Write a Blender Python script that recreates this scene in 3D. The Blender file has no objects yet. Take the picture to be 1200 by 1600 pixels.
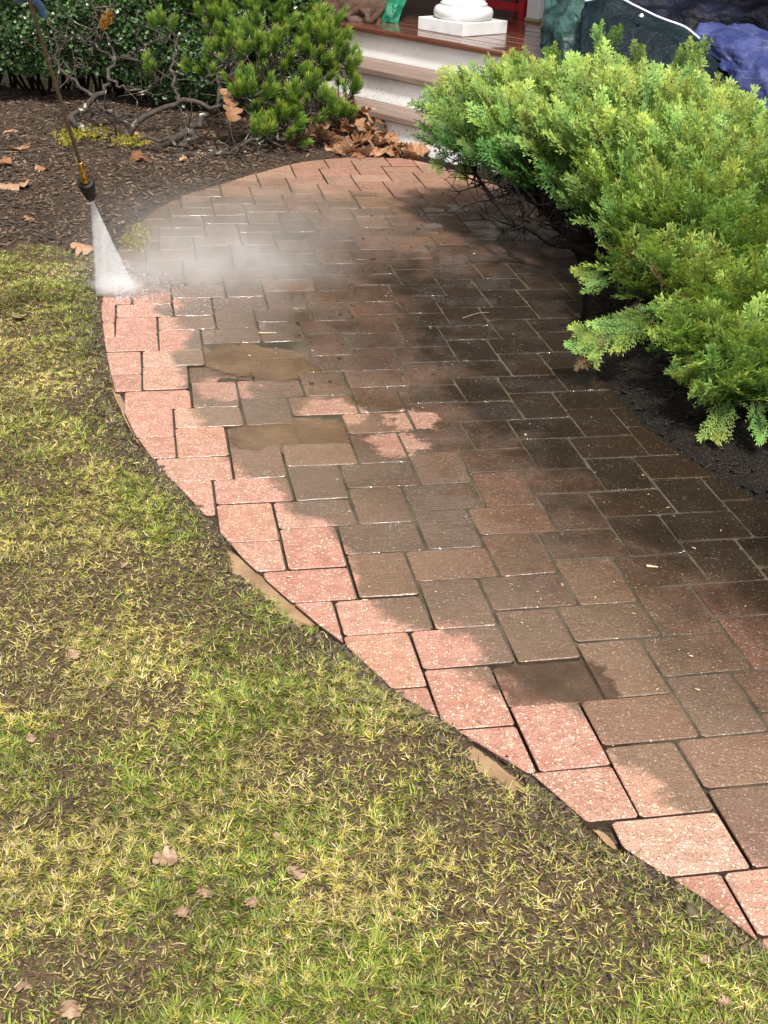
import bpy, bmesh, math, random
import numpy as np
from mathutils import Vector, Matrix
random.seed(7)
rng = np.random.default_rng(11)
sc = bpy.context.scene
COL = sc.collection
rad = math.radians

# ------------------------------------------------------------------ camera
FPX, TH, RO, CH = 1950.0, rad(27.65), rad(2.6), 1.483
_R0 = np.array([1, 0, 0.]); _U0 = np.array([0, math.sin(TH), math.cos(TH)])
FW = np.array([0, math.cos(TH), -math.sin(TH)])
RT = _R0 * math.cos(RO) + _U0 * math.sin(RO)
UP = -_R0 * math.sin(RO) + _U0 * math.cos(RO)
CP = np.array([0, 0, CH])
cam_d = bpy.data.cameras.new('camera')
cam = bpy.data.objects.new('camera', cam_d)
COL.objects.link(cam)
M = Matrix.Identity(4)
for i in range(3):
    M[i][0] = RT[i]; M[i][1] = UP[i]; M[i][2] = -FW[i]; M[i][3] = CP[i]
cam.matrix_world = M
cam_d.sensor_fit = 'VERTICAL'
cam_d.sensor_height = 24.0
cam_d.lens = 24.0 * FPX / 1600.0
cam_d.clip_start = 0.05
cam_d.clip_end = 500
sc.camera = cam

# ------------------------------------------------------------------ light
SUN_AZ = Vector((0.20, -0.98, 0)).normalized()      # horizontal direction towards the sun
SUN_EL = rad(57)
w = bpy.data.worlds.new('World'); sc.world = w; w.use_nodes = True
nt = w.node_tree
bg = nt.nodes['Background']
sky = nt.nodes.new('ShaderNodeTexSky')
sky.sky_type = 'NISHITA'; sky.sun_disc = False
sky.sun_elevation = SUN_EL
sky.sun_rotation = math.atan2(SUN_AZ.x, SUN_AZ.y)
sky.air_density = 0.5; sky.dust_density = 5.0; sky.ozone_density = 0.0
bw = nt.nodes.new('ShaderNodeHueSaturation')            # hazy bright sky: paler than clear blue
bw.inputs['Saturation'].default_value = 0.30
nt.links.new(sky.outputs[0], bw.inputs['Color'])
nt.links.new(bw.outputs[0], bg.inputs[0])
bg.inputs[1].default_value = 0.15
sun_d = bpy.data.lights.new('sun', 'SUN')
sun_d.energy = 3.5; sun_d.angle = rad(5); sun_d.color = (1.0, 0.965, 0.90)
sun = bpy.data.objects.new('sun', sun_d); COL.objects.link(sun)
sd = Vector((SUN_AZ.x * math.cos(SUN_EL), SUN_AZ.y * math.cos(SUN_EL), math.sin(SUN_EL)))
sun.rotation_euler = sd.to_track_quat('Z', 'Y').to_euler()
sun.location = sd * 20
sc.view_settings.view_transform = 'Standard'
sc.view_settings.look = 'None'
sc.view_settings.gamma = 1.0
sc.view_settings.use_curve_mapping = False
sc.view_settings.exposure = 0.70
sc.render.engine = 'CYCLES'
sc.cycles.use_denoising = True
sc.cycles.max_bounces = 8
sc.cycles.transparent_max_bounces = 16
sc.cycles.volume_bounces = 8
sc.cycles.volume_step_rate = 1.0

# ------------------------------------------------------------------ helpers
def ray(u, v): return FW + RT * (u - 600) / FPX - UP * (v - 800) / FPX
def at(u, v, dep): return CP + ray(u, v) * dep
def gnd(u, v, z=0.0):
    d = ray(u, v); return CP + d * (z - CH) / d[2]
def pix(P):
    P = np.asarray(P, float) - CP; z = P @ FW
    return 600 + FPX * (P @ RT) / z, 800 - FPX * (P @ UP) / z, z
def unit(v):
    v = np.asarray(v, float); return v / (np.linalg.norm(v, axis=-1, keepdims=True) + 1e-12)

class Acc:
    def __init__(s): s.v = []; s.q = []; s.t = []; s.c = []; s.n = 0
    def add(s, V, q=None, t=None, c=None):
        V = np.asarray(V, float)
        s.v.append(V)
        if q is not None and len(q): s.q.append(np.asarray(q, int) + s.n)
        if t is not None and len(t): s.t.append(np.asarray(t, int) + s.n)
        if c is not None: s.c.append(np.broadcast_to(np.asarray(c, float), (len(V), 3)))
        s.n += len(V)

def mk(name, acc, mat, parent=None, smooth=False, loc=None):
    V = np.concatenate(acc.v)
    if loc is not None: V = V - np.asarray(loc)
    Q = np.concatenate(acc.q) if acc.q else np.zeros((0, 4), int)
    T = np.concatenate(acc.t) if acc.t else np.zeros((0, 3), int)
    me = bpy.data.meshes.new(name)
    me.vertices.add(len(V)); me.vertices.foreach_set('co', V.astype(np.float32).ravel())
    li = np.concatenate([Q.ravel(), T.ravel()]).astype(np.int32)
    me.loops.add(len(li)); me.loops.foreach_set('vertex_index', li)
    tot = np.concatenate([np.full(len(Q), 4), np.full(len(T), 3)]).astype(np.int32)
    st = np.concatenate([[0], np.cumsum(tot)[:-1]]).astype(np.int32)
    me.polygons.add(len(tot))
    me.polygons.foreach_set('loop_start', st); me.polygons.foreach_set('loop_total', tot)
    if smooth: me.polygons.foreach_set('use_smooth', np.ones(len(tot), bool))
    me.update(calc_edges=True); me.validate()
    if acc.c:
        C = np.concatenate(acc.c); A = np.ones((len(C), 4), np.float32); A[:, :3] = C
        at_ = me.color_attributes.new('Col', 'FLOAT_COLOR', 'POINT')
        at_.data.foreach_set('color', A.ravel())
    if mat: me.materials.append(mat)
    o = bpy.data.objects.new(name, me); COL.objects.link(o)
    if loc is not None: o.location = loc
    if parent: o.parent = parent
    return o
def link_mesh(name, me, parent=None):
    o = bpy.data.objects.new(name, me); COL.objects.link(o)
    if parent: o.parent = parent
    return o
def empty(name, loc=(0, 0, 0)):
    o = bpy.data.objects.new(name, None); COL.objects.link(o); o.location = loc
    o.empty_display_size = 0.05
    return o
def tag(o, label=None, cat=None, group=None, kind=None):
    if label: o['label'] = label
    if cat: o['category'] = cat
    if group: o['group'] = group
    if kind: o['kind'] = kind
    return o
def adopt(o, p):                       # parent keeping world placement (p unrotated, unscaled)
    o.parent = p
    o.location = Vector(o.location) - Vector(p.location)
    return o

# value noise
_P = rng.random((256, 256))
def vnoise(x, y):
    xi = np.floor(x).astype(int); yi = np.floor(y).astype(int)
    fx = x - xi; fy = y - yi
    fx = fx * fx * (3 - 2 * fx); fy = fy * fy * (3 - 2 * fy)
    g = lambda i, j: _P[i % 256, j % 256]
    return (g(xi, yi) * (1 - fx) + g(xi + 1, yi) * fx) * (1 - fy) + (g(xi, yi + 1) * (1 - fx) + g(xi + 1, yi + 1) * fx) * fy
def fbm(x, y, o=4):
    s = 0; a = .5; n = 0
    for k in range(o):
        s = s + a * vnoise(x * 2 ** k + 17.3 * k, y * 2 ** k + 5.1 * k); n += a; a *= .5
    return s / n

def tube(acc, pts, rads, sides=6, c=None):
    pts = np.asarray(pts, float); n = len(pts)
    rads = np.broadcast_to(np.asarray(rads, float), (n,))
    d = unit(np.gradient(pts, axis=0))
    ref = np.array([0, 0, 1.]) if abs(d[0][2]) < .9 else np.array([1., 0, 0])
    V = []
    for i in range(n):
        a = unit(np.cross(d[i], ref)); b = np.cross(d[i], a)
        ref = np.cross(a, d[i]) if abs(np.dot(np.cross(a, d[i]), ref)) > .2 else ref
        th = np.arange(sides) * 2 * math.pi / sides
        V.append(pts[i] + rads[i] * (np.cos(th)[:, None] * a + np.sin(th)[:, None] * b))
    V = np.concatenate(V + [pts[:1], pts[-1:]])
    q = [(i * sides + j, i * sides + (j + 1) % sides, (i + 1) * sides + (j + 1) % sides, (i + 1) * sides + j)
         for i in range(n - 1) for j in range(sides)]
    t = [(n * sides, (j + 1) % sides, j) for j in range(sides)] + \
        [(n * sides + 1, (n - 1) * sides + j, (n - 1) * sides + (j + 1) % sides) for j in range(sides)]
    acc.add(V, q, t, c)
def curve(ctrl, n):
    """Catmull-Rom through control points"""
    c = np.asarray(ctrl, float)
    c = np.concatenate([[2 * c[0] - c[1]], c, [2 * c[-1] - c[-2]]])
    out = []
    m = len(c) - 3
    for s in np.linspace(0, m - 1e-6, n):
        i = int(s); f = s - i
        p0, p1, p2, p3 = c[i:i + 4]
        out.append(.5 * (2 * p1 + (p2 - p0) * f + (2 * p0 - 5 * p1 + 4 * p2 - p3) * f * f + (3 * p1 - p0 - 3 * p2 + p3) * f ** 3))
    return np.array(out)
def lathe(acc, base, axis, prof, sides=24):
    """prof: list of (distance along axis, radius)"""
    axis = unit(axis); ref = np.array([0, 0, 1.]) if abs(axis[2]) < .9 else np.array([1., 0, 0])
    a = unit(np.cross(axis, ref)); b = np.cross(axis, a)
    th = np.arange(sides) * 2 * math.pi / sides
    V = [np.asarray(base) + axis * h + r * (np.cos(th)[:, None] * a + np.sin(th)[:, None] * b) for h, r in prof]
    n = len(prof)
    V = np.concatenate(V + [[np.asarray(base) + axis * prof[0][0]], [np.asarray(base) + axis * prof[-1][0]]])
    q = [(i * sides + j, i * sides + (j + 1) % sides, (i + 1) * sides + (j + 1) % sides, (i + 1) * sides + j)
         for i in range(n - 1) for j in range(sides)]
    t = [(n * sides, (j + 1) % sides, j) for j in range(sides)] + \
        [(n * sides + 1, (n - 1) * sides + j, (n - 1) * sides + (j + 1) % sides) for j in range(sides)]
    acc.add(V, q, t)
def bevel_box_mesh(name, half, bev, mat, seg=1):
    bm = bmesh.new(); bmesh.ops.create_cube(bm, size=2.0)
    bmesh.ops.scale(bm, vec=half, verts=bm.verts)
    bmesh.ops.bevel(bm, geom=list(bm.edges), offset=bev, segments=seg, affect='EDGES', profile=.5)
    me = bpy.data.meshes.new(name); bm.to_mesh(me); bm.free()
    me.materials.append(mat); return me
def place(o, x, y, z, mat3):
    m = Matrix.Identity(4)
    for i in range(3):
        for j in range(3): m[i][j] = mat3[j][i]
        m[i][3] = (x, y, z)[i]
    o.matrix_basis = m
def rotmats(fwd, nrm):
    """N x 3 x 3 matrices, columns: side, forward, normal"""
    f = unit(fwd); s = unit(np.cross(f, nrm)); n = np.cross(s, f)
    return np.stack([s, f, n], axis=2)
def instance(acc, V, q, t, R, T, S, C=None):
    """merge copies of template V (k,3) under rotations R (N,3,3), translations T, scales S; C (N,k,3)"""
    N = len(T); k = len(V)
    W = np.einsum('nij,kj->nki', R, V) * np.asarray(S)[:, None, None] + T[:, None, :]
    off = (np.arange(N) * k)[:, None, None]
    qq = (np.asarray(q)[None] + off).reshape(-1, 4) if q is not None and len(q) else None
    tt = (np.asarray(t)[None] + off).reshape(-1, 3) if t is not None and len(t) else None
    acc.add(W.reshape(-1, 3), qq, tt, None if C is None else np.asarray(C).reshape(-1, 3))

# ------------------------------------------------------------------ materials
class NT:
    def __init__(s, name):
        s.m = bpy.data.materials.new(name); s.m.use_nodes = True
        s.t = s.m.node_tree; s.b = s.t.nodes['Principled BSDF']; s.out = s.t.nodes['Material Output']
    def n(s, typ, **k):
        x = s.t.nodes.new('ShaderNode' + typ)
        for a, b in k.items(): setattr(x, a, b)
        return x
    def l(s, a, b): s.t.links.new(a, b)
    def math(s, op, a, b=None, c=None, clamp=False):
        x = s.n('Math', operation=op, use_clamp=clamp)
        for i, v in enumerate((a, b, c)):
            if v is None: continue
            if isinstance(v, (int, float)): x.inputs[i].default_value = v
            else: s.l(v, x.inputs[i])
        return x.outputs[0]
    def mapr(s, v, a, b, c=0., d=1., smooth=True):
        x = s.n('MapRange'); x.interpolation_type = 'SMOOTHSTEP' if smooth else 'LINEAR'
        s.l(v, x.inputs[0])
        for i, q in zip((1, 2, 3, 4), (a, b, c, d)): x.inputs[i].default_value = q
        return x.outputs[0]
    def mix(s, f, a, b, mode='MIX'):
        x = s.n('Mix', data_type='RGBA', blend_type=mode)
        for i, v in ((0, f), (6, a), (7, b)):
            if isinstance(v, (int, float)): x.inputs[i].default_value = v
            elif isinstance(v, tuple): x.inputs[i].default_value = (*v, 1)
            else: s.l(v, x.inputs[i])
        return x.outputs[2]
    def pos(s): return s.n('NewGeometry').outputs['Position']
    def noise(s, vec, scale, detail=3., rough=.55, out='Fac', dist=0.):
        x = s.n('TexNoise'); x.inputs['Scale'].default_value = scale
        x.inputs['Detail'].default_value = detail; x.inputs['Roughness'].default_value = rough
        x.inputs['Distortion'].default_value = dist
        s.l(vec, x.inputs['Vector']); return x.outputs[0 if out == 'Fac' else 1]
    def vor(s, vec, scale, feat='F1'):
        x = s.n('TexVoronoi', feature=feat); x.inputs['Scale'].default_value = scale
        s.l(vec, x.inputs['Vector']); return x
    def scale(s, vec, sc3):
        x = s.n('Vector Math'.replace(' ', ''), operation='MULTIPLY')
        s.l(vec, x.inputs[0]); x.inputs[1].default_value = sc3; return x.outputs[0]
    def ramp(s, v, stops, const=False):
        x = s.n('ValToRGB'); r = x.color_ramp
        r.interpolation = 'CONSTANT' if const else 'LINEAR'
        while len(r.elements) > 1: r.elements.remove(r.elements[-1])
        r.elements[0].position = stops[0][0]; r.elements[0].color = (*stops[0][1], 1)
        for p, c in stops[1:]:
            e = r.elements.new(p); e.color = (*c, 1)
        s.l(v, x.inputs[0]); return x.outputs[0]
    def bump(s, h, strength, dist, normal=None):
        x = s.n('Bump'); x.inputs['Strength'].default_value = strength; x.inputs['Distance'].default_value = dist
        s.l(h, x.inputs['Height'])
        if normal is not None: s.l(normal, x.inputs['Normal'])
        return x.outputs[0]
    def set(s, **k):
        for a, v in k.items():
            i = s.b.inputs[a.replace('_', ' ')]
            if isinstance(v, (int, float)): i.default_value = v
            elif isinstance(v, tuple): i.default_value = (*v, 1) if len(v) == 3 else v
            else: s.l(v, i)

def simple(name, col, rough=.5, metal=0., spec=.5, noise=None, bump=None):
    a = NT(name)
    if noise:
        c2, scale, = noise
        f = a.noise(a.pos(), scale, 4)
        a.set(Base_Color=a.mix(a.mapr(f, .35, .65), col, c2))
    else: a.set(Base_Color=col)
    if bump: a.set(Normal=a.bump(a.noise(a.pos(), bump[0], 4), bump[1], bump[2]))
    a.set(Roughness=rough, Metallic=metal); a.b.inputs['Specular IOR Level'].default_value = spec
    return a.m
def leafy(name, trans=.3, rough=.5, spec=.3, tint=(1.25, 1.2, .6)):
    a = NT(name)
    c = a.n('Attribute', attribute_name='Col').outputs['Color']
    a.set(Base_Color=c, Roughness=rough); a.b.inputs['Specular IOR Level'].default_value = spec
    if trans > 0:
        tr = a.n('BsdfTranslucent'); a.l(a.mix(1., c, tint, 'MULTIPLY'), tr.inputs[0])
        mx = a.n('MixShader'); mx.inputs[0].default_value = trans
        a.l(a.b.outputs[0], mx.inputs[1]); a.l(tr.outputs[0], mx.inputs[2]); a.l(mx.outputs[0], a.out.inputs[0])
    return a.m

# walkway outline: left (lawn) edge from near to far, head at the steps, right edge back to near
LEFT = [(3.2, .25), (1.7, .62), (1.0, 1.08), (.63, 1.425), (.551, 1.526), (.506, 1.566), (.383, 1.691), (.298, 1.814),
        (.184, 1.919), (.118, 1.985), (.042, 2.053), (-.069, 2.217), (-.128, 2.287), (-.223, 2.413), (-.329, 2.564),
        (-.398, 2.684), (-.495, 2.848), (-.574, 2.971), (-.65, 3.103), (-.722, 3.247), (-.816, 3.474), (-.89, 3.703),
        (-.972, 3.991), (-1.055, 4.319), (-1.123, 4.70), (-1.164, 5.199), (-1.148, 5.464), (-1.116, 5.755),
        (-1.04, 6.018), (-.887, 6.29), (-.746, 6.563), (-.539, 6.886)]
HEAD = [(-.40, 6.99), (-.267, 7.06), (-.10, 7.10), (.053, 7.09), (.262, 6.90), (.5, 6.6), (.68, 6.1), (.77, 5.5), (.775, 5.0)]
RIGHT = [(.751, 4.816), (.70, 4.42), (.68, 4.081), (.703, 3.844), (.734, 3.631), (.761, 3.484), (.825, 3.306),
         (.925, 3.126), (1.017, 2.961), (1.35, 2.55), (1.9, 2.15), (3.2, 1.7)]
PATH = np.array(LEFT + HEAD + RIGHT)
def seg_dist(P, A, B):
    d = B - A; t = np.clip(((P - A) @ d) / (d @ d), 0, 1)
    return np.linalg.norm(P - A - t[:, None] * d, axis=1)
def path_sd(X, Y):
    """signed distance to the walkway outline, negative inside"""
    P = np.stack([np.ravel(X), np.ravel(Y)], 1)
    D = np.full(len(P), 1e9); ins = np.zeros(len(P), bool)
    n = len(PATH)
    for i in range(n):
        A = PATH[i]; B = PATH[(i + 1) % n]
        D = np.minimum(D, seg_dist(P, A, B))
        c = (A[1] > P[:, 1]) != (B[1] > P[:, 1])
        xx = (B[0] - A[0]) * (P[:, 1] - A[1]) / (B[1] - A[1] + 1e-12) + A[0]
        ins ^= c & (P[:, 0] < xx)
    return np.where(ins, -D, D).reshape(np.shape(X))
_la = np.array(LEFT + HEAD[:4])
def xleft(y): return np.interp(y, _la[:, 1], _la[:, 0])
_ra = np.array((HEAD[4:] + RIGHT)[::-1])
def xright(y): return np.interp(y, _ra[:, 1], _ra[:, 0])
def zone(X, Y):
    """0 lawn, 1 mulch bed, 2 soil under the junipers"""
    mid = .5 * (xleft(Y) + xright(Y))
    right = (X > mid) | (Y > 6.99) & (X > .0)
    lawn = (~right) & (Y < 5.0 + .10 * (fbm(X * 5, Y * 5) - .5) * 2)
    return np.where(right, 2, np.where(lawn, 0, 1))

# ---- paver material
def paver_material():
    a = NT('washed_paver')
    p = a.pos(); sp = a.n('SeparateXYZ'); a.l(p, sp.inputs[0]); x, y = sp.outputs[0], sp.outputs[1]
    r = a.n('ObjectInfo').outputs['Random']
    base = a.ramp(r, [(0, (.48, .285, .225)), (.14, (.43, .235, .185)), (.28, (.50, .325, .225)), (.42, (.46, .265, .21)),
                      (.56, (.49, .345, .265)), (.70, (.40, .23, .175)), (.84, (.51, .315, .245)), (1, (.45, .25, .20))])
    base = a.mix(1., base, (.81, .745, .725), 'MULTIPLY')
    base = a.mix(a.mapr(a.noise(p, 9, 5, .65), .45, .75, 0, .45), base, (.33, .245, .185))
    base = a.mix(a.mapr(a.noise(p, 26, 4), .3, .7), base, a.mix(1., base, (.80, .74, .70), 'MULTIPLY'))
    v = a.vor(p, 175); sep = a.n('SeparateColor'); a.l(v.outputs['Color'], sep.inputs[0])
    v2 = a.vor(p, 150); sep2 = a.n('SeparateColor'); a.l(v2.outputs['Color'], sep2.inputs[0])
    cream = a.math('MULTIPLY', a.mapr(sep.outputs[0], .80, .86), a.mapr(v.outputs['Distance'], .55, .35))
    cream2 = a.math('MULTIPLY', a.mapr(sep2.outputs[0], .90, .93), a.mapr(v2.outputs['Distance'], .36, .22))
    cream = a.math('MAXIMUM', cream, cream2)
    dark = a.math('MULTIPLY', a.mapr(sep.outputs[1], .82, .9), a.mapr(v.outputs['Distance'], .55, .35))
    base = a.mix(a.math('MULTIPLY', dark, .60), base, (.14, .09, .075))
    base = a.mix(a.math('MULTIPLY', cream, .55), base, (.74, .60, .47))
    # distance from the washed (lawn) edge
    fc = a.n('FloatCurve'); cm = fc.mapping; cv = cm.curves[0]
    ys = np.linspace(1.0, 5.0, 17)
    pts = [((yy - 1.0) / 4.0, (float(xleft(yy)) + 1.5) / 3.0) for yy in ys]
    cv.points[0].location = pts[0]; cv.points[1].location = pts[-1]
    for q in pts[1:-1]: cv.points.new(*q)
    cm.update()
    a.l(a.mapr(y, 1.0, 5.0, 0, 1, False), fc.inputs['Value'])
    xl = a.math('MULTIPLY_ADD', fc.outputs[0], 3.0, -1.5)
    d = a.math('SUBTRACT', x, xl)
    nz = a.math('SUBTRACT', a.noise(p, 3.2, 4, .6, dist=.4), .5)
    nz2 = a.math('SUBTRACT', a.noise(p, 19, 4, .65), .5)
    nz3 = a.math('SUBTRACT', a.noise(p, 90, 3, .6), .5)
    rag = a.math('ADD', a.math('MULTIPLY', nz2, .10), a.math('MULTIPLY', nz3, .035))
    d2 = a.math('ADD', a.math('MULTIPLY_ADD', nz, .34, d), rag)
    d2 = a.math('ADD', d2, a.math('MULTIPLY', a.math('SUBTRACT', a.math('FRACT', a.math('MULTIPLY', r, 5.37)), .5), .11))
    clean = a.mapr(d2, .275, .218)
    clean = a.math('MULTIPLY', clean, a.mapr(y, 4.62, 4.40))
    for (bx, by, br) in ((-.17, 3.46, .11), (0.02, 3.26, .10), (.06, 3.42, .08), (-.52, 3.62, .12)):
        dx = a.math('SUBTRACT', x, bx); dy = a.math('SUBTRACT', y, by)
        dd = a.math('SQRT', a.math('ADD', a.math('MULTIPLY', dx, dx), a.math('MULTIPLY', dy, dy)))
        dd = a.math('ADD', a.math('MULTIPLY_ADD', nz, .22, dd), a.math('MULTIPLY', rag, 1.3))
        clean = a.math('MAXIMUM', clean, a.math('MULTIPLY', a.mapr(dd, br, br * .75), .62))
    dry = a.mapr(a.math('MULTIPLY_ADD', nz, 1.5, y), 5.7, 6.7)
    n1 = a.noise(p, 7.0, 5, .6); n2 = a.noise(p, 60, 3, .6)
    dirt = a.mix(a.mapr(n1, .35, .68), (.058, .038, .020), (.102, .069, .038))
    dirt = a.mix(a.mapr(n2, .3, .7, 0, .6), dirt, (.036, .022, .013))
    silt = a.mapr(a.math('MULTIPLY_ADD', nz, .9, d), .95, .25)      # pale silt washed off the cleaned strip
    dirt = a.mix(a.math('MULTIPLY', silt, .45), dirt, (.150, .105, .068))
    shade_grime = a.math('MULTIPLY', a.mapr(a.math('MULTIPLY_ADD', nz, .7, d), .38, 1.20), a.mapr(a.math('MULTIPLY_ADD', nz, 1.2, y), 6.1, 4.9))        # dirt blackened to paint in the juniper's shade on the far side
    dirt = a.mix(a.math('MULTIPLY', shade_grime, .94), dirt, (.0095, .006, .0035))
    near = a.mapr(y, 2.6, 1.7)                       # the muddy film thins out towards the near end
    amt = a.mapr(n1, .25, .75, .82, .99)
    r2 = a.math('FRACT', a.math('MULTIPLY', r, 7.31))
    amt = a.math('SUBTRACT', amt, a.math('MULTIPLY', a.mapr(r2, .72, .98), .10))    # some pavers hold less dirt
    amt = a.math('SUBTRACT', amt, a.math('MULTIPLY', near, .16))
    amt = a.math('SUBTRACT', amt, a.math('MULTIPLY', dry, .46))
    amt = a.math('MAXIMUM', amt, a.math('MULTIPLY', shade_grime, .985))
    amt = a.math('MULTIPLY', amt, a.math('SUBTRACT', 1., clean))
    dirt = a.mix(1., dirt, a.ramp(r2, [(0, (.82, .84, .86)), (.5, (1, 1, 1)), (1, (1.22, 1.12, .98))]), 'MULTIPLY')
    gr = a.noise(p, 330, 2, .7)
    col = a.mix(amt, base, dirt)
    col = a.mix(1., col, a.ramp(gr, [(.28, (.52, .50, .48)), (.5, (1, 1, 1)), (.72, (1.55, 1.5, 1.45))]), 'MULTIPLY')
    col = a.mix(a.math('MULTIPLY', cream2, a.math('MULTIPLY', a.math('MULTIPLY_ADD', amt, .30, .06), a.math('SUBTRACT', 1., a.math('MULTIPLY', shade_grime, .7)))), col, (.55, .45, .34))
    grit = a.math('MULTIPLY', a.math('MULTIPLY', a.mapr(sep.outputs[2], .90, .95), a.mapr(a.noise(p, 14, 3), .42, .62, .1, 1.)), a.mapr(v.outputs['Distance'], .45, .3))
    col = a.mix(a.math('MULTIPLY', grit, a.math('MULTIPLY', a.math('MULTIPLY', amt, .45), a.math('SUBTRACT', 1., a.math('MULTIPLY', shade_grime, .6)))), col, (.50, .40, .29))
    wet = a.math('MULTIPLY', a.math('SUBTRACT', 1., dry), a.math('SUBTRACT', 1., a.math('MULTIPLY', clean, .65)))
    film = a.math('MULTIPLY', wet, a.mapr(a.math('ADD', a.noise(p, 5.5, 4, .6), a.math('MULTIPLY', silt, .40)), .44, .58))
    film = a.math('MULTIPLY', film, a.math('SUBTRACT', 1., a.math('MULTIPLY', shade_grime, .6)))
    hmap = a.math('ADD', a.math('MULTIPLY', a.noise(p, 240, 2, .6), .6), a.math('MULTIPLY', a.noise(p, 75, 3), .7))
    rip = a.noise(a.scale(p, (22., 95., 60.)), 1.0, 3, .6, dist=1.0)
    bn = a.bump(hmap, .9, .005)
    cn = a.bump(a.math('ADD', a.math('MULTIPLY', rip, 1.0), a.math('MULTIPLY', hmap, .35)), .6, .008)
    a.set(Base_Color=col, Normal=bn, Coat_Normal=cn)
    a.set(Roughness=a.math('SUBTRACT', .78, a.math('MULTIPLY', wet, .30)))
    a.set(Coat_Weight=film, Coat_Roughness=.045, Coat_IOR=1.65)
    a.b.inputs['Specular IOR Level'].default_value = .10
    return a.m
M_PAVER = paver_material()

def joint_material():
    a = NT('joint_mud'); p = a.pos()
    c = a.mix(a.mapr(a.noise(p, 9, 4), .35, .65), (.038, .030, .019), (.078, .065, .043))
    c = a.mix(a.mapr(a.noise(p, 4, 3), .55, .7), c, (.058, .052, .027))
    a.b.inputs['Specular IOR Level'].default_value = .2
    a.set(Base_Color=c, Roughness=.6, Normal=a.bump(a.noise(p, 160, 3), .6, .004))
    return a.m
def ground_material():
    a = NT('soil'); p = a.pos()
    c0 = a.n('Attribute', attribute_name='Col').outputs['Color']
    n = a.noise(p, 70, 5, .65)
    c = a.mix(a.mapr(n, .3, .7), a.mix(1., c0, (.55, .52, .5), 'MULTIPLY'), c0)
    c = a.mix(a.mapr(a.noise(p, 320, 2), .62, .72, 0, .5), c, (.42, .33, .20))
    a.set(Base_Color=c, Roughness=.9, Normal=a.bump(a.noise(p, 130, 4, .7), .9, .012))
    a.b.inputs['Specular IOR Level'].default_value = .2
    return a.m
def puddle_material(name='muddy_water', dark=1., lo=.10):
    a = NT(name); p = a.pos()
    c = a.mix(a.mapr(a.noise(p, 6, 3), .3, .7), tuple(dark * v for v in (.115, .072, .040)), tuple(dark * v for v in (.16, .104, .060)))
    a.set(Base_Color=c, Roughness=.03, IOR=1.33, Normal=a.bump(a.noise(a.scale(p, (1., 2.4, 1.)), 30, 3), .16, .01))
    a.b.inputs['Specular IOR Level'].default_value = .7
    tr = a.n('BsdfTransparent'); mx = a.n('MixShader')
    rim = a.n('Attribute', attribute_name='Col').outputs['Fac']
    thin = a.math('SUBTRACT', 1., a.mapr(a.math('MULTIPLY_ADD', a.math('SUBTRACT', a.noise(p, 40, 4, .6), .5), .9, rim), .10, .75))
    a.l(a.math('MAXIMUM', a.mapr(a.noise(p, 11, 4, .6), .35, .70, lo, lo + .35), thin), mx.inputs[0])
    a.l(a.b.outputs[0], mx.inputs[1]); a.l(tr.outputs[0], mx.inputs[2]); a.l(mx.outputs[0], a.out.inputs[0])
    return a.m
M_SIDE = simple('shaded_muddy_side', (.030, .019, .012), .75, 0., .2, noise=((.055, .034, .022), 30.))  # mud colour that also paints joint shade onto the paver sides
M_JOINT = joint_material(); M_SOIL = ground_material(); M_PUD = puddle_material(); M_SILTY = puddle_material('silty_water', 2.1, .0); M_DAMP = puddle_material('dark_wet_film', .38, .35)

# ------------------------------------------------------------------ ground
GUT = [(gnd(a_, b_)[:2], gnd(c_, d_)[:2]) for a_, b_, c_, d_ in ((348, 856, 412, 912), (412, 912, 484, 974), (738, 1170, 806, 1228), (176, 600, 222, 692), (930, 1292, 956, 1316))]
def ground_z(X, Y, sdv=None):
    s = path_sd(X, Y) if sdv is None else sdv
    zn = zone(X, Y)
    lum = (fbm(X * 6, Y * 6, 5) - .5) * .05 + (fbm(X * 22 + 9, Y * 22, 3) - .5) * .022
    z = np.where(zn == 0, .004 + lum, np.where(zn == 1, .022 + lum, .012 + lum))
    e = np.clip((s - .006) / .045, 0, 1); e = e * e * (3 - 2 * e)
    low = np.where(zn == 0, np.minimum(-.030 + .045 * fbm(X * 4, Y * 4), -.008), np.where(zn == 1, -.006, -.02))
    z = low * (1 - e) + z * e
    for A, B in GUT:
        dd = seg_dist(np.stack([np.ravel(X), np.ravel(Y)], 1), A, B).reshape(np.shape(X))
        z = np.where(dd < .030, np.minimum(z, -.020), z)
    bank = np.clip((Y - 7.2) / 1.2, 0, 1) * np.where(zn == 1, .05, 0.)
    return np.where(s < -.045, -.075, z + bank)
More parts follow.
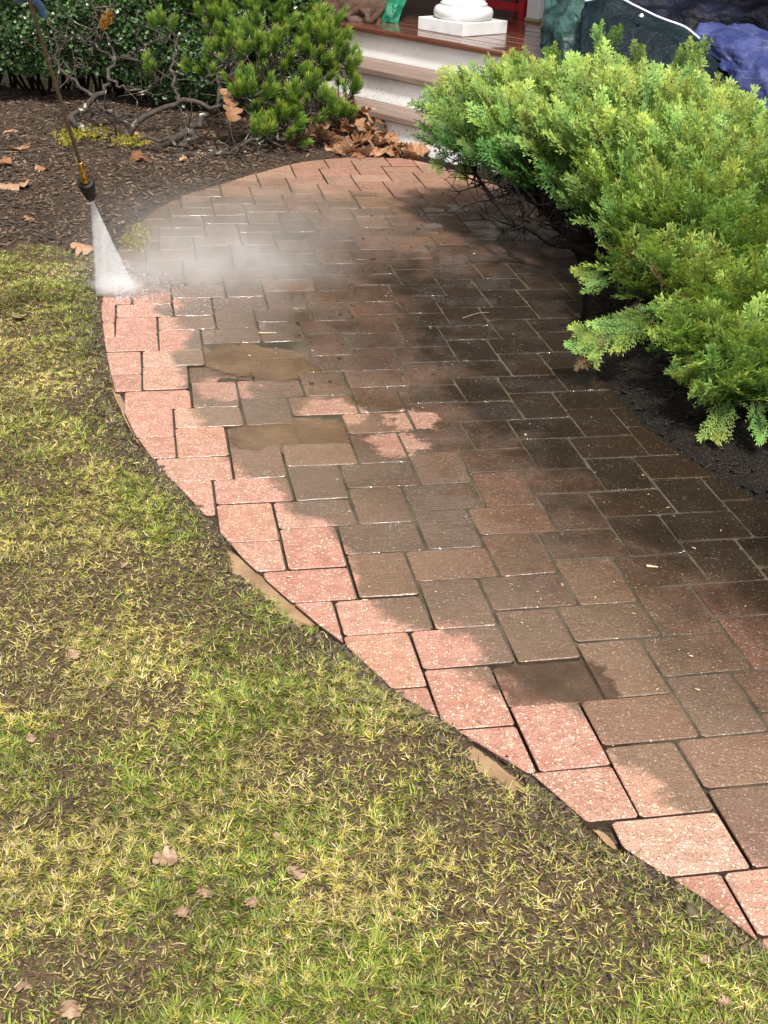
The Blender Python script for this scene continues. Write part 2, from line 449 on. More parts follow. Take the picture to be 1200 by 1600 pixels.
def build_ground():
    xs = np.arange(-3.4, 2.6, .02); ys = np.arange(.8, 8.4, .02)
    X, Y = np.meshgrid(xs, ys)
    s = path_sd(X, Y); Z = ground_z(X, Y, s); zn = zone(X, Y)
    lawn = np.array([.12, .082, .047]); mul = np.array([.055, .037, .025]); dk = np.array([.012, .009, .007])  # dk blackens the soil to paint in shade under the junipers
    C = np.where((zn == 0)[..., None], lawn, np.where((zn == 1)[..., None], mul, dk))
    wetn = np.clip(1 - s / .10, 0, 1)[..., None] * (zn == 0)[..., None]
    C = C * (1 - .45 * wetn)
    nx, ny = len(xs), len(ys)
    V = np.stack([X, Y, Z], -1).reshape(-1, 3)
    i = (np.arange(ny - 1)[:, None] * nx + np.arange(nx - 1)[None]).ravel()
    q = np.stack([i, i + 1, i + nx + 1, i + nx], 1)
    q = q[(s.ravel()[q] > -.10).any(1)]
    acc = Acc(); acc.add(V, q, None, C.reshape(-1, 3))
    # skirt out to the horizon
    R = 160.
    x0, x1, y0, y1 = xs[0], xs[-1], ys[0], ys[-1]
    zz = -.02
    B = [(x0, y0), (x1, y0), (x1, y1), (x0, y1)]; O = [(-R, -R), (R, -R), (R, R), (-R, R)]
    V2 = [(*b, zz) for b in B] + [(*o, zz) for o in O]
    q2 = [(4, 5, 1, 0), (5, 6, 2, 1), (6, 7, 3, 2), (7, 4, 0, 3)]
    acc.add(np.array(V2), q2, None, np.array([.10, .085, .045]))
    o = mk('ground', acc, M_SOIL, smooth=True)
    tag(o, kind='structure')
build_ground()

# ------------------------------------------------------------------ walkway of pavers
YAW = .2022; PB = .145; PA = 1.4026 * PB
PX0, PY0 = .6495 * PB, 14.738 * PB
cy_, sy_ = math.cos(YAW), math.sin(YAW)
def clip_poly(poly, rect):
    """clip (non-convex) poly by convex ccw rect (Sutherland-Hodgman)"""
    out = poly
    n = len(rect)
    for i in range(n):
        A = rect[i]; B = rect[(i + 1) % n]; e = (B[0] - A[0], B[1] - A[1])
        inp = out; out = []
        if not inp: return []
        f = lambda P: e[0] * (P[1] - A[1]) - e[1] * (P[0] - A[0])
        for k in range(len(inp)):
            P = inp[k - 1]; Q = inp[k]; fp = f(P); fq = f(Q)
            if fq >= 0:
                if fp < 0: t = fp / (fp - fq); out.append((P[0] + t * (Q[0] - P[0]), P[1] + t * (Q[1] - P[1])))
                out.append(Q)
            elif fp >= 0:
                t = fp / (fp - fq); out.append((P[0] + t * (Q[0] - P[0]), P[1] + t * (Q[1] - P[1])))
    return out
def poly_area(p): return .5 * sum(p[i - 1][0] * p[i][1] - p[i][0] * p[i - 1][1] for i in range(len(p)))
def paver_geo(poly, rnd=.005, ch=.0022, thick=.06):
    """top outline with rounded corners, chamfer, sides. poly ccw local (x,y)"""
    # drop near-duplicate points
    q = []
    for p in poly:
        if not q or math.dist(p, q[-1]) > .004: q.append(p)
    if len(q) > 2 and math.dist(q[0], q[-1]) < .004: q.pop()
    if len(q) < 3: return None
    ring = []
    n = len(q)
    for i in range(n):
        a = np.array(q[i - 1]); b = np.array(q[i]); c = np.array(q[(i + 1) % n])
        u1 = unit(a - b); u2 = unit(c - b)
        if float(u1 @ u2) < -.96: ring.append(b); continue
        r = min(rnd, .3 * math.dist(a, b), .3 * math.dist(b, c))
        ring.append(b + u1 * r); ring.append(b + u2 * r)
    ring = np.array(ring); m = len(ring)
    cen = ring.mean(0)
    inn = cen + (ring - cen) * np.maximum(.6, 1 - ch / np.maximum(np.linalg.norm(ring - cen, axis=1), .01))[:, None]
    V = np.concatenate([np.c_[inn, np.zeros(m)], np.c_[ring, np.full(m, -ch)], np.c_[ring, np.full(m, -thick)]])
    F = [tuple(range(m))]
    for k in (0, 1):
        for j in range(m):
            j2 = (j + 1) % m
            F.append((k * m + j, (k + 1) * m + j, (k + 1) * m + j2, k * m + j2))
    return V, F
SUNK = [(325, 541, 478, 590), (362, 658, 534, 700), (775, 1040, 965, 1097)]
def build_walkway():
    # bedding sheet = the walkway object itself
    xs = np.arange(-1.3, 3.2, .02); ys = np.arange(.2, 7.2, .02)
    X, Y = np.meshgrid(xs, ys); s = path_sd(X, Y)
    d = X - xleft(Y)
    washed = np.clip((.36 - d) / .10, 0, 1) * (Y < 4.5)
    Z = -.0018 + .002 * (fbm(X * 7, Y * 7) - .5) - .013 * washed - .012 * np.clip((Y - 6.2) / .5, 0, 1)
    for a0, b0, a1, b1 in SUNK:
        g = gnd((a0 + a1) / 2, (b0 + b1) / 2); Z = Z - .008 * np.exp(-(((X - g[0]) / .22) ** 2 + ((Y - g[1]) / .16) ** 2) ** 2)
    nx = len(xs); ok = s < -.004
    idx = np.arange(X.size).reshape(X.shape)
    c = ok[:-1, :-1] & ok[1:, :-1] & ok[:-1, 1:] & ok[1:, 1:]
    q = np.stack([idx[:-1, :-1][c], idx[:-1, 1:][c], idx[1:, 1:][c], idx[1:, :-1][c]], 1)
    use = np.unique(q); rem = np.full(X.size, -1); rem[use] = np.arange(len(use))
    V = np.stack([X, Y, Z], -1).reshape(-1, 3)[use]
    acc = Acc(); acc.add(V, rem[q])
    wk = mk('walkway', acc, M_JOINT, smooth=True); tag(wk, kind='structure')
    gap = .0027
    rects = []
    for k in range(-70, 70):
        for j in range(-30, 30):
            ox = k * PB + j * (PA - PB); oy = -k * PB + j * (PA + PB)
            rects.append((ox, oy, PA, PB)); rects.append((ox, oy - PA, PB, PA))
    pathl = [tuple(p) for p in PATH]
    items = []
    for (ox, oy, wx, wy) in rects:
        cx, cyy = ox + wx / 2, oy + wy / 2
        wxp = cy_ * cx - sy_ * cyy + PX0; wyp = sy_ * cx + cy_ * cyy + PY0
        if not (-1.5 < wxp < 2.6 and .3 < wyp < 7.4): continue
        hw, hh = wx / 2 - gap, wy / 2 - gap
        loc = [(-hw, -hh), (hw, -hh), (hw, hh), (-hw, hh)]
        wpts = [(cy_ * px - sy_ * py + wxp, sy_ * px + cy_ * py + wyp) for px, py in loc]
        sdv = path_sd(np.array([p[0] for p in wpts] + [wxp]), np.array([p[1] for p in wpts] + [wyp]))
        if sdv.min() > .0: continue
        if sdv.max() < -.002: items.append((wxp, wyp, wx > wy, None, wx * wy)); continue
        pol = clip_poly(pathl, wpts)
        if len(pol) < 3: continue
        ar = abs(poly_area(pol))
        if ar < .0018: continue
        if poly_area(pol) < 0: pol = pol[::-1]
        pl = [((px - wxp) * cy_ + (py - wyp) * sy_, -(px - wxp) * sy_ + (py - wyp) * cy_) for px, py in pol]
        items.append((wxp, wyp, wx > wy, pl, ar))
    # rank by size in the picture
    def score(it):
        u, v, z = pix((it[0], it[1], 0))
        vis = -60 < u < 1260 and -60 < v < 1660
        hid = it[0] > xright(it[1]) - .1 and it[1] > 3.2 or (u > 900 and v < 440)
        return it[4] / z ** 3 * (1 if vis else .001) * (.2 if hid else 1)
    items.sort(key=score, reverse=True)
    def mesh_of(V, F):
        me = bpy.data.meshes.new('paver'); me.from_pydata([tuple(v) for v in V], [], F); me.update()
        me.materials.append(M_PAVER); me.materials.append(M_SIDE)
        m = (len(F) - 1) // 2
        for k, p in enumerate(me.polygons): p.material_index = 1 if k > m else 0
        return me
    shared = {}
    for hor in (True, False):
        lst = []
        for var in range(4):
            wx, wy = (PA, PB) if hor else (PB, PA)
            hw, hh = wx / 2 - gap, wy / 2 - gap
            r = random.Random(var + 10 * hor)
            g = lambda: r.uniform(-.002, .0012)
            loc = [(-hw - g(), -hh - g()), (hw + g(), -hh - g()), (hw + g(), hh + g()), (-hw - g(), hh + g())]
            lst.append(mesh_of(*paver_geo(loc, rnd=.005 + .004 * r.random())))
        shared[hor] = lst
    far = Acc()
    for n, (wx, wy, hor, pl, ar) in enumerate(items):
        tilt = (random.gauss(0, .0045), random.gauss(0, .0045)); dz = max(-.0006, random.gauss(0, .0010)); rz = YAW + random.gauss(0, .006)
        pu, pv, _ = pix((wx, wy, 0))
        if any(a0 < pu < a1 and b0 - 4 < pv < b1 + 4 for a0, b0, a1, b1 in SUNK): dz = -.0065 + .002 * random.random(); tilt = (tilt[0] * .4, tilt[1] * .4)
        if n < 300:
            if pl is None: me = random.choice(shared[hor])
            else:
                g = paver_geo(pl)
                if g is None: continue
                me = mesh_of(*g)
            o = link_mesh('paver', me, wk)
            o.location = (wx, wy, dz); o.rotation_euler = (tilt[0], tilt[1], rz)
        else:
            w2, h2 = (PA / 2 - gap, PB / 2 - gap) if hor else (PB / 2 - gap, PA / 2 - gap)
            g = paver_geo(pl if pl is not None else [(-w2, -h2), (w2, -h2), (w2, h2), (-w2, h2)])
            if g is None: continue
            V, F = g
            R = np.array(Matrix.Rotation(rz, 3, 'Z') @ Matrix.Rotation(tilt[1], 3, 'Y') @ Matrix.Rotation(tilt[0], 3, 'X'))
            top = F[0]
            far.add(V @ R.T + np.array([wx, wy, dz]), [f for f in F[1:]], [(top[0], top[i], top[i + 1]) for i in range(1, len(top) - 1)])
    if far.n:
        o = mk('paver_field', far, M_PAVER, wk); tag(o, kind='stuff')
    pass
build_walkway()

# muddy puddles on sunken pavers and in the washed-out gutter beside the lawn
def puddle(pts, z, parent=None, label=None, n=40, mat=None):
    P = np.array([gnd(u, v)[:2] for u, v in pts])
    c = np.concatenate([P, P[:1]])
    C = curve(c, n)[:-1]
    cen = C.mean(0); r = C - cen
    r = r * (1 + .06 * rng.standard_normal(len(r)))[:, None]
    V = [[*cen, z]]; m = len(r)
    for f, dz in ((.66, 0), (1., -.0004)):
        for q in r: V.append([*(cen + q * f), z + dz])
    t = [(0, 1 + j, 1 + (j + 1) % m) for j in range(m)]
    q = [(1 + j, 1 + m + j, 1 + m + (j + 1) % m, 1 + (j + 1) % m) for j in range(m)]
    a = Acc(); a.add(np.array(V), q, t, np.array([[1., 1, 1]] * (1 + m) + [[0., 0, 0]] * m))
    o = mk('puddle', a, mat or M_PUD, smooth=True)
    tag(o, label, 'puddle', 'muddy puddles on and beside the pavers', 'structure')
puddle([(310, 540), (362, 532), (410, 540), (470, 555), (500, 577), (470, 598), (400, 594), (320, 582)], .0001, None, 'narrow brown puddle on the wet pavers nearest the spray')
puddle([(345, 670), (420, 655), (500, 650), (540, 655), (556, 690), (500, 710), (410, 709), (355, 700)], .0001, None, 'wide brown puddle on the pavers in mid walkway')
puddle([(760, 1032), (850, 1032), (935, 1030), (965, 1060), (985, 1106), (880, 1110), (785, 1102)], .0000, None, 'dark brown puddle filling one sunken paver near the front', mat=M_DAMP)
puddle([(344, 842), (385, 874), (440, 921), (500, 974), (476, 980), (412, 936), (362, 892)], -.009, None, 'long tan water trench between lawn edge and pavers', mat=M_SILTY)
puddle([(733, 1154), (772, 1180), (820, 1222), (800, 1240), (756, 1210), (728, 1178)], -.009, None, 'short tan water trench below a pink cut paver', mat=M_SILTY)
puddle([(172, 588), (188, 612), (214, 668), (236, 706), (222, 700), (196, 655), (176, 610)], -.009, None, 'tan water trench at the lawn edge below the spray', mat=M_SILTY)
puddle([(925, 1287), (948, 1296), (968, 1322), (950, 1315)], -.009, None, 'tiny tan water pocket at the corner of an orange paver', mat=M_SILTY)

# ------------------------------------------------------------------ porch: steps, deck, column
ST = np.array([.695, -.719, 0]); SM = np.array([.719, .695, 0]); SZ = np.array([0, 0, 1.])
def sp(s, d, z): return ST * s + SM * d + SZ * z
S0, S1 = -7.6, -3.4
def paint_material():
    a = NT('white_paint'); p = a.pos()
    sepz = a.n('SeparateXYZ'); a.l(p, sepz.inputs[0])
    c = a.mix(a.mapr(a.noise(p, 3, 4), .3, .7), (.82, .815, .80), (.72, .715, .70))
    v = a.vor(p, 75); s3 = a.n('SeparateColor'); a.l(v.outputs['Color'], s3.inputs[0])
    lowz = a.mapr(sepz.outputs[2], .42, .02, .06, .62)     # mud splashed up from the ground
    sel = a.math('LESS_THAN', s3.outputs[0], lowz)
    spk = a.math('MULTIPLY', sel, a.mapr(v.outputs['Distance'], .36, .22))
    c = a.mix(a.math('MULTIPLY', spk, .8), c, (.17, .13, .10))
    a.set(Base_Color=c, Roughness=.45); return a.m
def wood_material(name, c1, c2, c3, rough, coat=0.):
    a = NT(name); p = a.pos()
    # grain runs along the steps: stretch noise along ST
    vr = a.n('VectorRotate', rotation_type='Z_AXIS'); vr.inputs['Angle'].default_value = rad(46)
    a.l(p, vr.inputs['Vector'])
    g = a.noise(a.scale(vr.outputs[0], (4., 90., 60.)), 1., 4, .6)
    r = a.n('ObjectInfo').outputs['Random']
    c = a.mix(a.mapr(g, .3, .7), c1, c2)
    c = a.mix(a.math('MULTIPLY', r, .55), c, c3)
    a.set(Base_Color=c, Roughness=rough, Normal=a.bump(g, .25, .003))
    if coat: a.set(Coat_Weight=coat, Coat_Roughness=.06)
    return a.m
M_PAINT = paint_material()
M_PLAINW = simple('white_gloss_paint', (.66, .66, .65), .35, noise=((.56, .56, .545), 9.))
M_TREAD = wood_material('weathered_tread', (.14, .095, .072), (.24, .175, .14), (.17, .12, .10), .55)
M_DECK = wood_material('wet_deck', (.085, .030, .018), (.15, .055, .030), (.10, .045, .028), .28, .9)
def board(name, s0, s1, d0, d1, z0, z1, mat, parent, bev=.003, seg=1):
    me = bevel_box_mesh(name, ((s1 - s0) / 2, (d1 - d0) / 2, (z1 - z0) / 2), bev, mat, seg)
    o = link_mesh(name, me, parent)
    c = sp((s0 + s1) / 2, (d0 + d1) / 2, (z0 + z1) / 2) - np.array(parent.location if parent.parent is None else (0, 0, 0))
    place(o, *c, (ST, SM, SZ))
    return o
steps = empty('porch_steps', tuple(sp(-5.5, 5.05, 0)))
tag(steps, 'three white risers with weathered brown wooden treads leading to the porch', 'steps')
board('riser', S0, S1, 5.075, 5.10, -.08, .150, M_PAINT, steps)
board('riser', S0, S1, 5.295, 5.32, .187, .330, M_PAINT, steps)
for (d0, zt, dpt) in ((5.045, .19, .248), (5.262, .37, .321)):
    tr = empty('tread', (0, 0, 0)); tr.parent = steps
    off = np.array(steps.location)
    for k, (a0, a1) in enumerate(((0, .092), (.096, .188), (.192, dpt))):
        me = bevel_box_mesh('board', ((S1 - S0) / 2, (a1 - a0) / 2, .019), .006, M_TREAD, 2)
        o = link_mesh('board', me, tr)
        place(o, *(sp((S0 + S1) / 2, d0 + (a0 + a1) / 2, zt - .019) - off), (ST, SM, SZ))
deck = empty('porch_deck', tuple(sp(-5.5, 5.54, 0)))
tag(deck, 'glossy wet red brown porch floor boards above the white steps', 'porch')
board('fascia', S0, S1, 5.585, 5.61, .367, .512, M_PAINT, deck)
k = 0; d = 5.545
while d < 8.2:
    wd = .105 if k == 0 else .083
    board('floor_board', S0, S1, d, d + wd - .004, .512, .55 - (.0015 * (k % 2)), M_DECK, deck, .004 if k else .012, 2 if k == 0 else 1)
    d += wd; k += 1
# house wall behind the porch
def wall_material():
    a = NT('dark_clapboard'); p = a.pos()
    c = a.mix(a.mapr(a.noise(p, 3, 3), .3, .7), (.05, .042, .038), (.085, .07, .06))
    a.set(Base_Color=c, Roughness=.7); return a.m
M_WALL = wall_material()
hw = empty('house_wall', tuple(sp(-5.5, 8.2, 0)))
tag(hw, 'dark house wall at the back of the porch', 'wall')
for i in range(17):
    me = bevel_box_mesh('clapboard', (5.2, .010, .072), .003, M_WALL)
    o = link_mesh('clapboard', me, hw)
    tl = .06
    ax = (ST, SM * math.cos(tl) + SZ * math.sin(tl) * 0, SZ)
    place(o, *(sp(-8.0, 8.26 - .008 * (i % 2), .60 + i * .135) - np.array(hw.location)), (ST, SM, SZ))

M_SOFFIT = simple('soffit_paint', (.55, .55, .54), .6)
M_SHINGLE = simple('roof_shingle', (.05, .048, .046), .9, noise=((.08, .075, .07), 20.))
roof = empty('porch_roof', tuple(sp(-5.5, 5.4, 2.62))); tag(roof, 'porch roof carried by the white column', 'roof')
board('beam', -9.6, -1.6, 5.87, 6.07, 2.555, 2.78, M_PLAINW, roof, .006)
board('soffit', -9.6, -1.6, 5.50, 8.24, 2.785, 2.81, M_SOFFIT, roof, .003)
board('roof_edge', -9.6, -1.6, 5.46, 5.495, 2.74, 2.92, M_PLAINW, roof, .004)
board('roof_deck', -9.6, -1.6, 5.50, 8.24, 2.815, 2.95, M_SHINGLE, roof, .004)
col = empty('porch_column', tuple(sp(-5.675, 5.97, .55)))
tag(col, 'round white porch column standing on a square base', 'column')
o = link_mesh('plinth', bevel_box_mesh('plinth', (.195, .195, .0375), .004, M_PLAINW, 2), col)
place(o, 0, 0, .0375, (ST, SM, SZ))
a = Acc()
prof = [(.075, .165)] + [(.075 + .036 + .036 * math.sin(t), .158 + .026 * math.cos(t)) for t in np.linspace(-1.4, 1.4, 9)] + [(.149, .150), (.153, .148)]
lathe(a, (0, 0, 0), (0, 0, 1), prof, 40); mk('torus_moulding', a, M_PLAINW, col, True)
a = Acc()
lathe(a, (0, 0, 0), (0, 0, 1), [(.153, .146), (.168, .144), (.172, .134), (.186, .129), (.6, .128), (1.88, .112), (1.90, .135), (1.94, .135), (1.95, .15), (2.0, .15)], 40)
mk('shaft', a, M_PLAINW, col, True)
post = empty('porch_post', tuple(sp(-5.835, 6.86, .55)))
tag(post, 'white square post beside the red chair on the porch', 'post')
o = link_mesh('shaft', bevel_box_mesh('shaft', (.055, .055, .95), .004, M_PLAINW), post); place(o, 0, 0, .95, (ST, SM, SZ))
o = link_mesh('foot_block', bevel_box_mesh('foot_block', (.062, .062, .012), .003, simple('tan_wood', (.35, .25, .15), .6)), post); place(o, 0, 0, .013, (ST, SM, SZ))

M_RED = simple('red_paint', (.42, .018, .020), .35, noise=((.33, .014, .016), 14.))
chair = empty('red_chair', tuple(sp(-6.2, 7.05, .55)))
tag(chair, 'red painted wooden chair behind the white column', 'chair')
def bar(name, p0, p1, hw_, hh, mat, parent):
    p0 = np.array(p0, float); p1 = np.array(p1, float)
    me = bevel_box_mesh(name, (np.linalg.norm(p1 - p0) / 2, hw_, hh), .003, mat)
    o = link_mesh(name, me, parent); x = unit(p1 - p0)
    ref = SZ if abs(x[2]) < .9 else SM
    y = unit(np.cross(ref, x)); z = np.cross(x, y)
    place(o, *((p0 + p1) / 2), (x, y, z)); return o
L = lambda s, d, z: ST * s + SM * d + SZ * z
for ss in (-.24, .24):
    for dd in (-.2, .25):
        bar('leg', L(ss, dd, 0), L(ss, dd, .55 if dd < 0 else .95), .02, .02, M_RED, chair)
    bar('side_rail', L(ss, -.2, .10), L(ss, .25, .10), .012, .018, M_RED, chair)
    bar('arm', L(ss, -.24, .56), L(ss, .25, .56), .04, .012, M_RED, chair)
bar('front_rail', L(-.22, -.2, .07), L(.22, -.2, .07), .012, .026, M_RED, chair)
bar('front_rail', L(-.22, -.2, .30), L(.22, -.2, .30), .012, .03, M_RED, chair)
bar('back_rail', L(-.22, .25, .09), L(.22, .25, .09), .012, .018, M_RED, chair)
for i in range(5): bar('seat_slat', L(-.24, -.17 + i * .095, .345), L(.24, -.17 + i * .095, .345), .04, .010, M_RED, chair)
for i in range(4): bar('back_slat', L(-.165 + i * .11, .27, .35), L(-.165 + i * .11, .27, 1.0), .035, .010, M_RED, chair)

# ------------------------------------------------------------------ crumpled tarpaulins
def tarp_material(name, c1, c2, rough=.45, streak=0.):
    a = NT(name); p = a.pos()
    n = a.noise(p, 9, 4, .6)
    c = a.mix(a.mapr(n, .35, .7), c1, c2)
    if streak:
        c = a.mix(a.math('MULTIPLY', a.mapr(a.noise(a.scale(p, (6., 6., 60.)), 1., 4), .55, .75), streak), c, (.25, .27, .36))
    v = a.noise(p, 22, 3, .5, dist=1.2)
    a.set(Base_Color=c, Roughness=rough, Normal=a.bump(v, .6, .018)); a.b.inputs['Specular IOR Level'].default_value = .18; return a.m
def tarp(name, rows, mat, label, wr, seed, n=46, m=60, thick=.002, border=None):
    """control rows of (px, py, depth) -> wrinkled sheet with thickness"""
    G = np.array([[at(*c) for c in r] for r in rows])
    # spline along each row, then along columns
    G = np.array([curve(r, m) for r in G])
    G = np.array([curve(G[:, j], n) for j in range(m)]).transpose(1, 0, 2)
    du = np.gradient(G, axis=1); dv = np.gradient(G, axis=0); N = unit(np.cross(du, dv))
    jj, ii = np.meshgrid(np.linspace(0, 1, m), np.linspace(0, 1, n))
    r0 = np.random.default_rng(seed); h = 0
    for k in range(9):
        an = r0.uniform(0, math.pi); fr = r0.uniform(2.5, 7.5); ph = r0.uniform(0, 9)
        s = (jj * math.cos(an) + ii * math.sin(an)) * fr + ph + 2.2 * fbm(jj * 3 + k * 7, ii * 3 + seed)
        h = h + (1 - np.abs(((s % 2) - 1)) ** .7 * 2) * r0.uniform(.3, 1)
    h = h / 5 + .6 * (fbm(jj * 9 + seed, ii * 9) - .5)
    V = (G + N * (h * wr)[..., None]).reshape(-1, 3)
    i = (np.arange(n - 1)[:, None] * m + np.arange(m - 1)[None]).ravel()
    q = np.stack([i, i + 1, i + m + 1, i + m], 1)
    a = Acc(); a.add(V, q)
    base = V[V[:, 2].argmin()]
    o = mk(name, a, mat, loc=(base[0], base[1], V[:, 2].min()))
    md = o.modifiers.new('Solidify', 'SOLIDIFY'); md.thickness = thick; md.offset = 0
    if border:
        a = Acc()
        for ring in border(V.reshape(n, m, 3)): tube(a, ring, .007, 5)
        e = mk('hem', a, simple(name + '_hem', (.5, .55, .62), .5), None, True); e.parent = o; e.location = -o.location
    tag(o, label, 'tarp')
    return o
T_BROWN = tarp_material('brown_tarp', (.055, .030, .021), (.10, .060, .044), .6)
T_GREEN = tarp_material('green_tarp', (.012, .10, .055), (.02, .17, .095), .4)
T_SAGE = tarp_material('sage_tarp', (.008, .022, .021), (.035, .080, .070), .4)
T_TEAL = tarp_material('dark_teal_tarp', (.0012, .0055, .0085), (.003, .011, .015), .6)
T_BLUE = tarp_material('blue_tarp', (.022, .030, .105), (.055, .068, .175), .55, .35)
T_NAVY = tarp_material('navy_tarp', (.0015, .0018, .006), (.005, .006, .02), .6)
tarp('brown_tarp', [[(486, 40, 8.15), (508, 36, 8.05), (535, 38, 7.98), (560, 40, 7.93), (580, 46, 7.9), (597, 36, 7.95)],
                    [(484, 14, 8.2), (506, 16, 8.02), (533, 20, 7.92), (556, 16, 7.9), (579, 22, 7.86), (602, 14, 7.95)],
                    [(484, -8, 8.3), (506, -2, 8.1), (533, 2, 8.0), (556, -6, 8.0), (580, 2, 7.95), (606, -6, 8.0)],
                    [(484, -40, 8.5), (506, -32, 8.3), (533, -36, 8.25), (556, -30, 8.25), (582, -36, 8.2), (612, -40, 8.2)],
                    [(484, -34, 9.0), (506, -40, 9.0), (533, -36, 8.9), (556, -40, 8.9), (584, -40, 8.8), (618, -34, 8.8)]],
     T_BROWN, 'crumpled brown tarp heaped on the porch edge above the pine shrub', .045, 3)
tarp('green_tarp', [[(588, 38, 7.99), (604, 36, 7.97), (622, 37, 7.97)],
                    [(594, 20, 7.98), (610, 18, 7.95), (628, 18, 7.97)],
                    [(602, 0, 8.0), (617, -4, 7.98), (636, -2, 8.0)],
                    [(606, -40, 8.2), (624, -44, 8.2), (648, -40, 8.2)],
                    [(606, -40, 8.7), (626, -36, 8.7), (652, -36, 8.7)]],
     T_GREEN, 'bright green tarp corner hanging beside the brown tarp', .02, 8, 26, 26)
tarp('sage_tarp', [[(842, 96, 6.75), (862, 100, 6.66), (890, 98, 6.6), (922, 104, 6.55), (960, 120, 6.5), (1010, 140, 6.5)],
                   [(840, 48, 6.85), (858, 40, 6.7), (884, 44, 6.62), (918, 52, 6.56), (962, 78, 6.52), (1012, 100, 6.5)],
                   [(846, 2, 6.95), (866, 8, 6.8), (890, 12, 6.7), (922, 22, 6.62), (960, 40, 6.6), (1010, 60, 6.6)],
                   [(850, -40, 7.1), (874, -30, 6.95), (900, -34, 6.9), (930, -26, 6.8), (970, -14, 6.8), (1020, 0, 6.8)],
                   [(856, -60, 7.7), (880, -50, 7.6), (906, -54, 7.5), (940, -46, 7.5), (980, -40, 7.4), (1030, -30, 7.3)]],
     T_SAGE, 'grey green tarp bunched on the porch behind the juniper tip', .075, 21)
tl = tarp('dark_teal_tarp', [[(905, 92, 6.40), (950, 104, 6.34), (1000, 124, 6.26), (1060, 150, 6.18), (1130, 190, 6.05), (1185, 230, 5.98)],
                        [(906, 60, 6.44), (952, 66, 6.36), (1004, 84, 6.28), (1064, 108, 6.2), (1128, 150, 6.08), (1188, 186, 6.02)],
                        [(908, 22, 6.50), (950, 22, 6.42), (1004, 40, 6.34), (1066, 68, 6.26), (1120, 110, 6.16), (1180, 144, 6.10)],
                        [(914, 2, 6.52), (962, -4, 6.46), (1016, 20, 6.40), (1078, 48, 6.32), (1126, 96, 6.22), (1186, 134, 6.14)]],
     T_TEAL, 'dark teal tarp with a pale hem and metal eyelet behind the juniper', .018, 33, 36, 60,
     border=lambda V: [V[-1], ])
a = Acc(); gp = at(1002, 24, 6.30); lathe(a, gp, -FW + UP * .3, [(-.004, .012), (.002, .013), (.003, .006), (-.004, .005)], 14)
e = mk('eyelet', a, simple('eyelet_metal', (.75, .75, .76), .25, 1.), None, True); e.parent = tl; e.location = -tl.location
tarp('blue_tarp', [[(1128, 108, 6.17), (1150, 140, 6.10), (1180, 158, 6.0), (1230, 190, 5.9), (1300, 210, 5.85)],
                   [(1094, 66, 6.28), (1134, 84, 6.14), (1180, 106, 6.02), (1230, 130, 5.95), (1300, 150, 5.9)],
                   [(1084, 48, 6.34), (1130, 50, 6.24), (1180, 58, 6.16), (1230, 74, 6.1), (1300, 90, 6.05)],
                   [(1094, 40, 6.46), (1136, 36, 6.42), (1180, 42, 6.38), (1232, 54, 6.3), (1300, 66, 6.3)],
                   [(1100, 44, 6.8), (1140, 42, 6.8), (1184, 46, 6.8), (1236, 56, 6.7), (1300, 66, 6.7)]],
     T_BLUE, 'pale blue tarp spilling over the dark one behind the juniper', .05, 45)
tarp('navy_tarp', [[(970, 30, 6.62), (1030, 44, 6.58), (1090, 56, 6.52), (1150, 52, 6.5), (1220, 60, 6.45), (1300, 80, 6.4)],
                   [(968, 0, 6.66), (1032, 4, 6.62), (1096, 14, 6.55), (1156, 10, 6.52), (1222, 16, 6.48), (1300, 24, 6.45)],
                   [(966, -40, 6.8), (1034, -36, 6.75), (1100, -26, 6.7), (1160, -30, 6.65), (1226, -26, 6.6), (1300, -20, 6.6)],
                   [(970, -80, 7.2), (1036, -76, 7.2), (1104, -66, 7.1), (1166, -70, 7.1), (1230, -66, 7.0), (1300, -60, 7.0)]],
     T_NAVY, 'nearly black navy blue tarp at the top right corner', .05, 57)

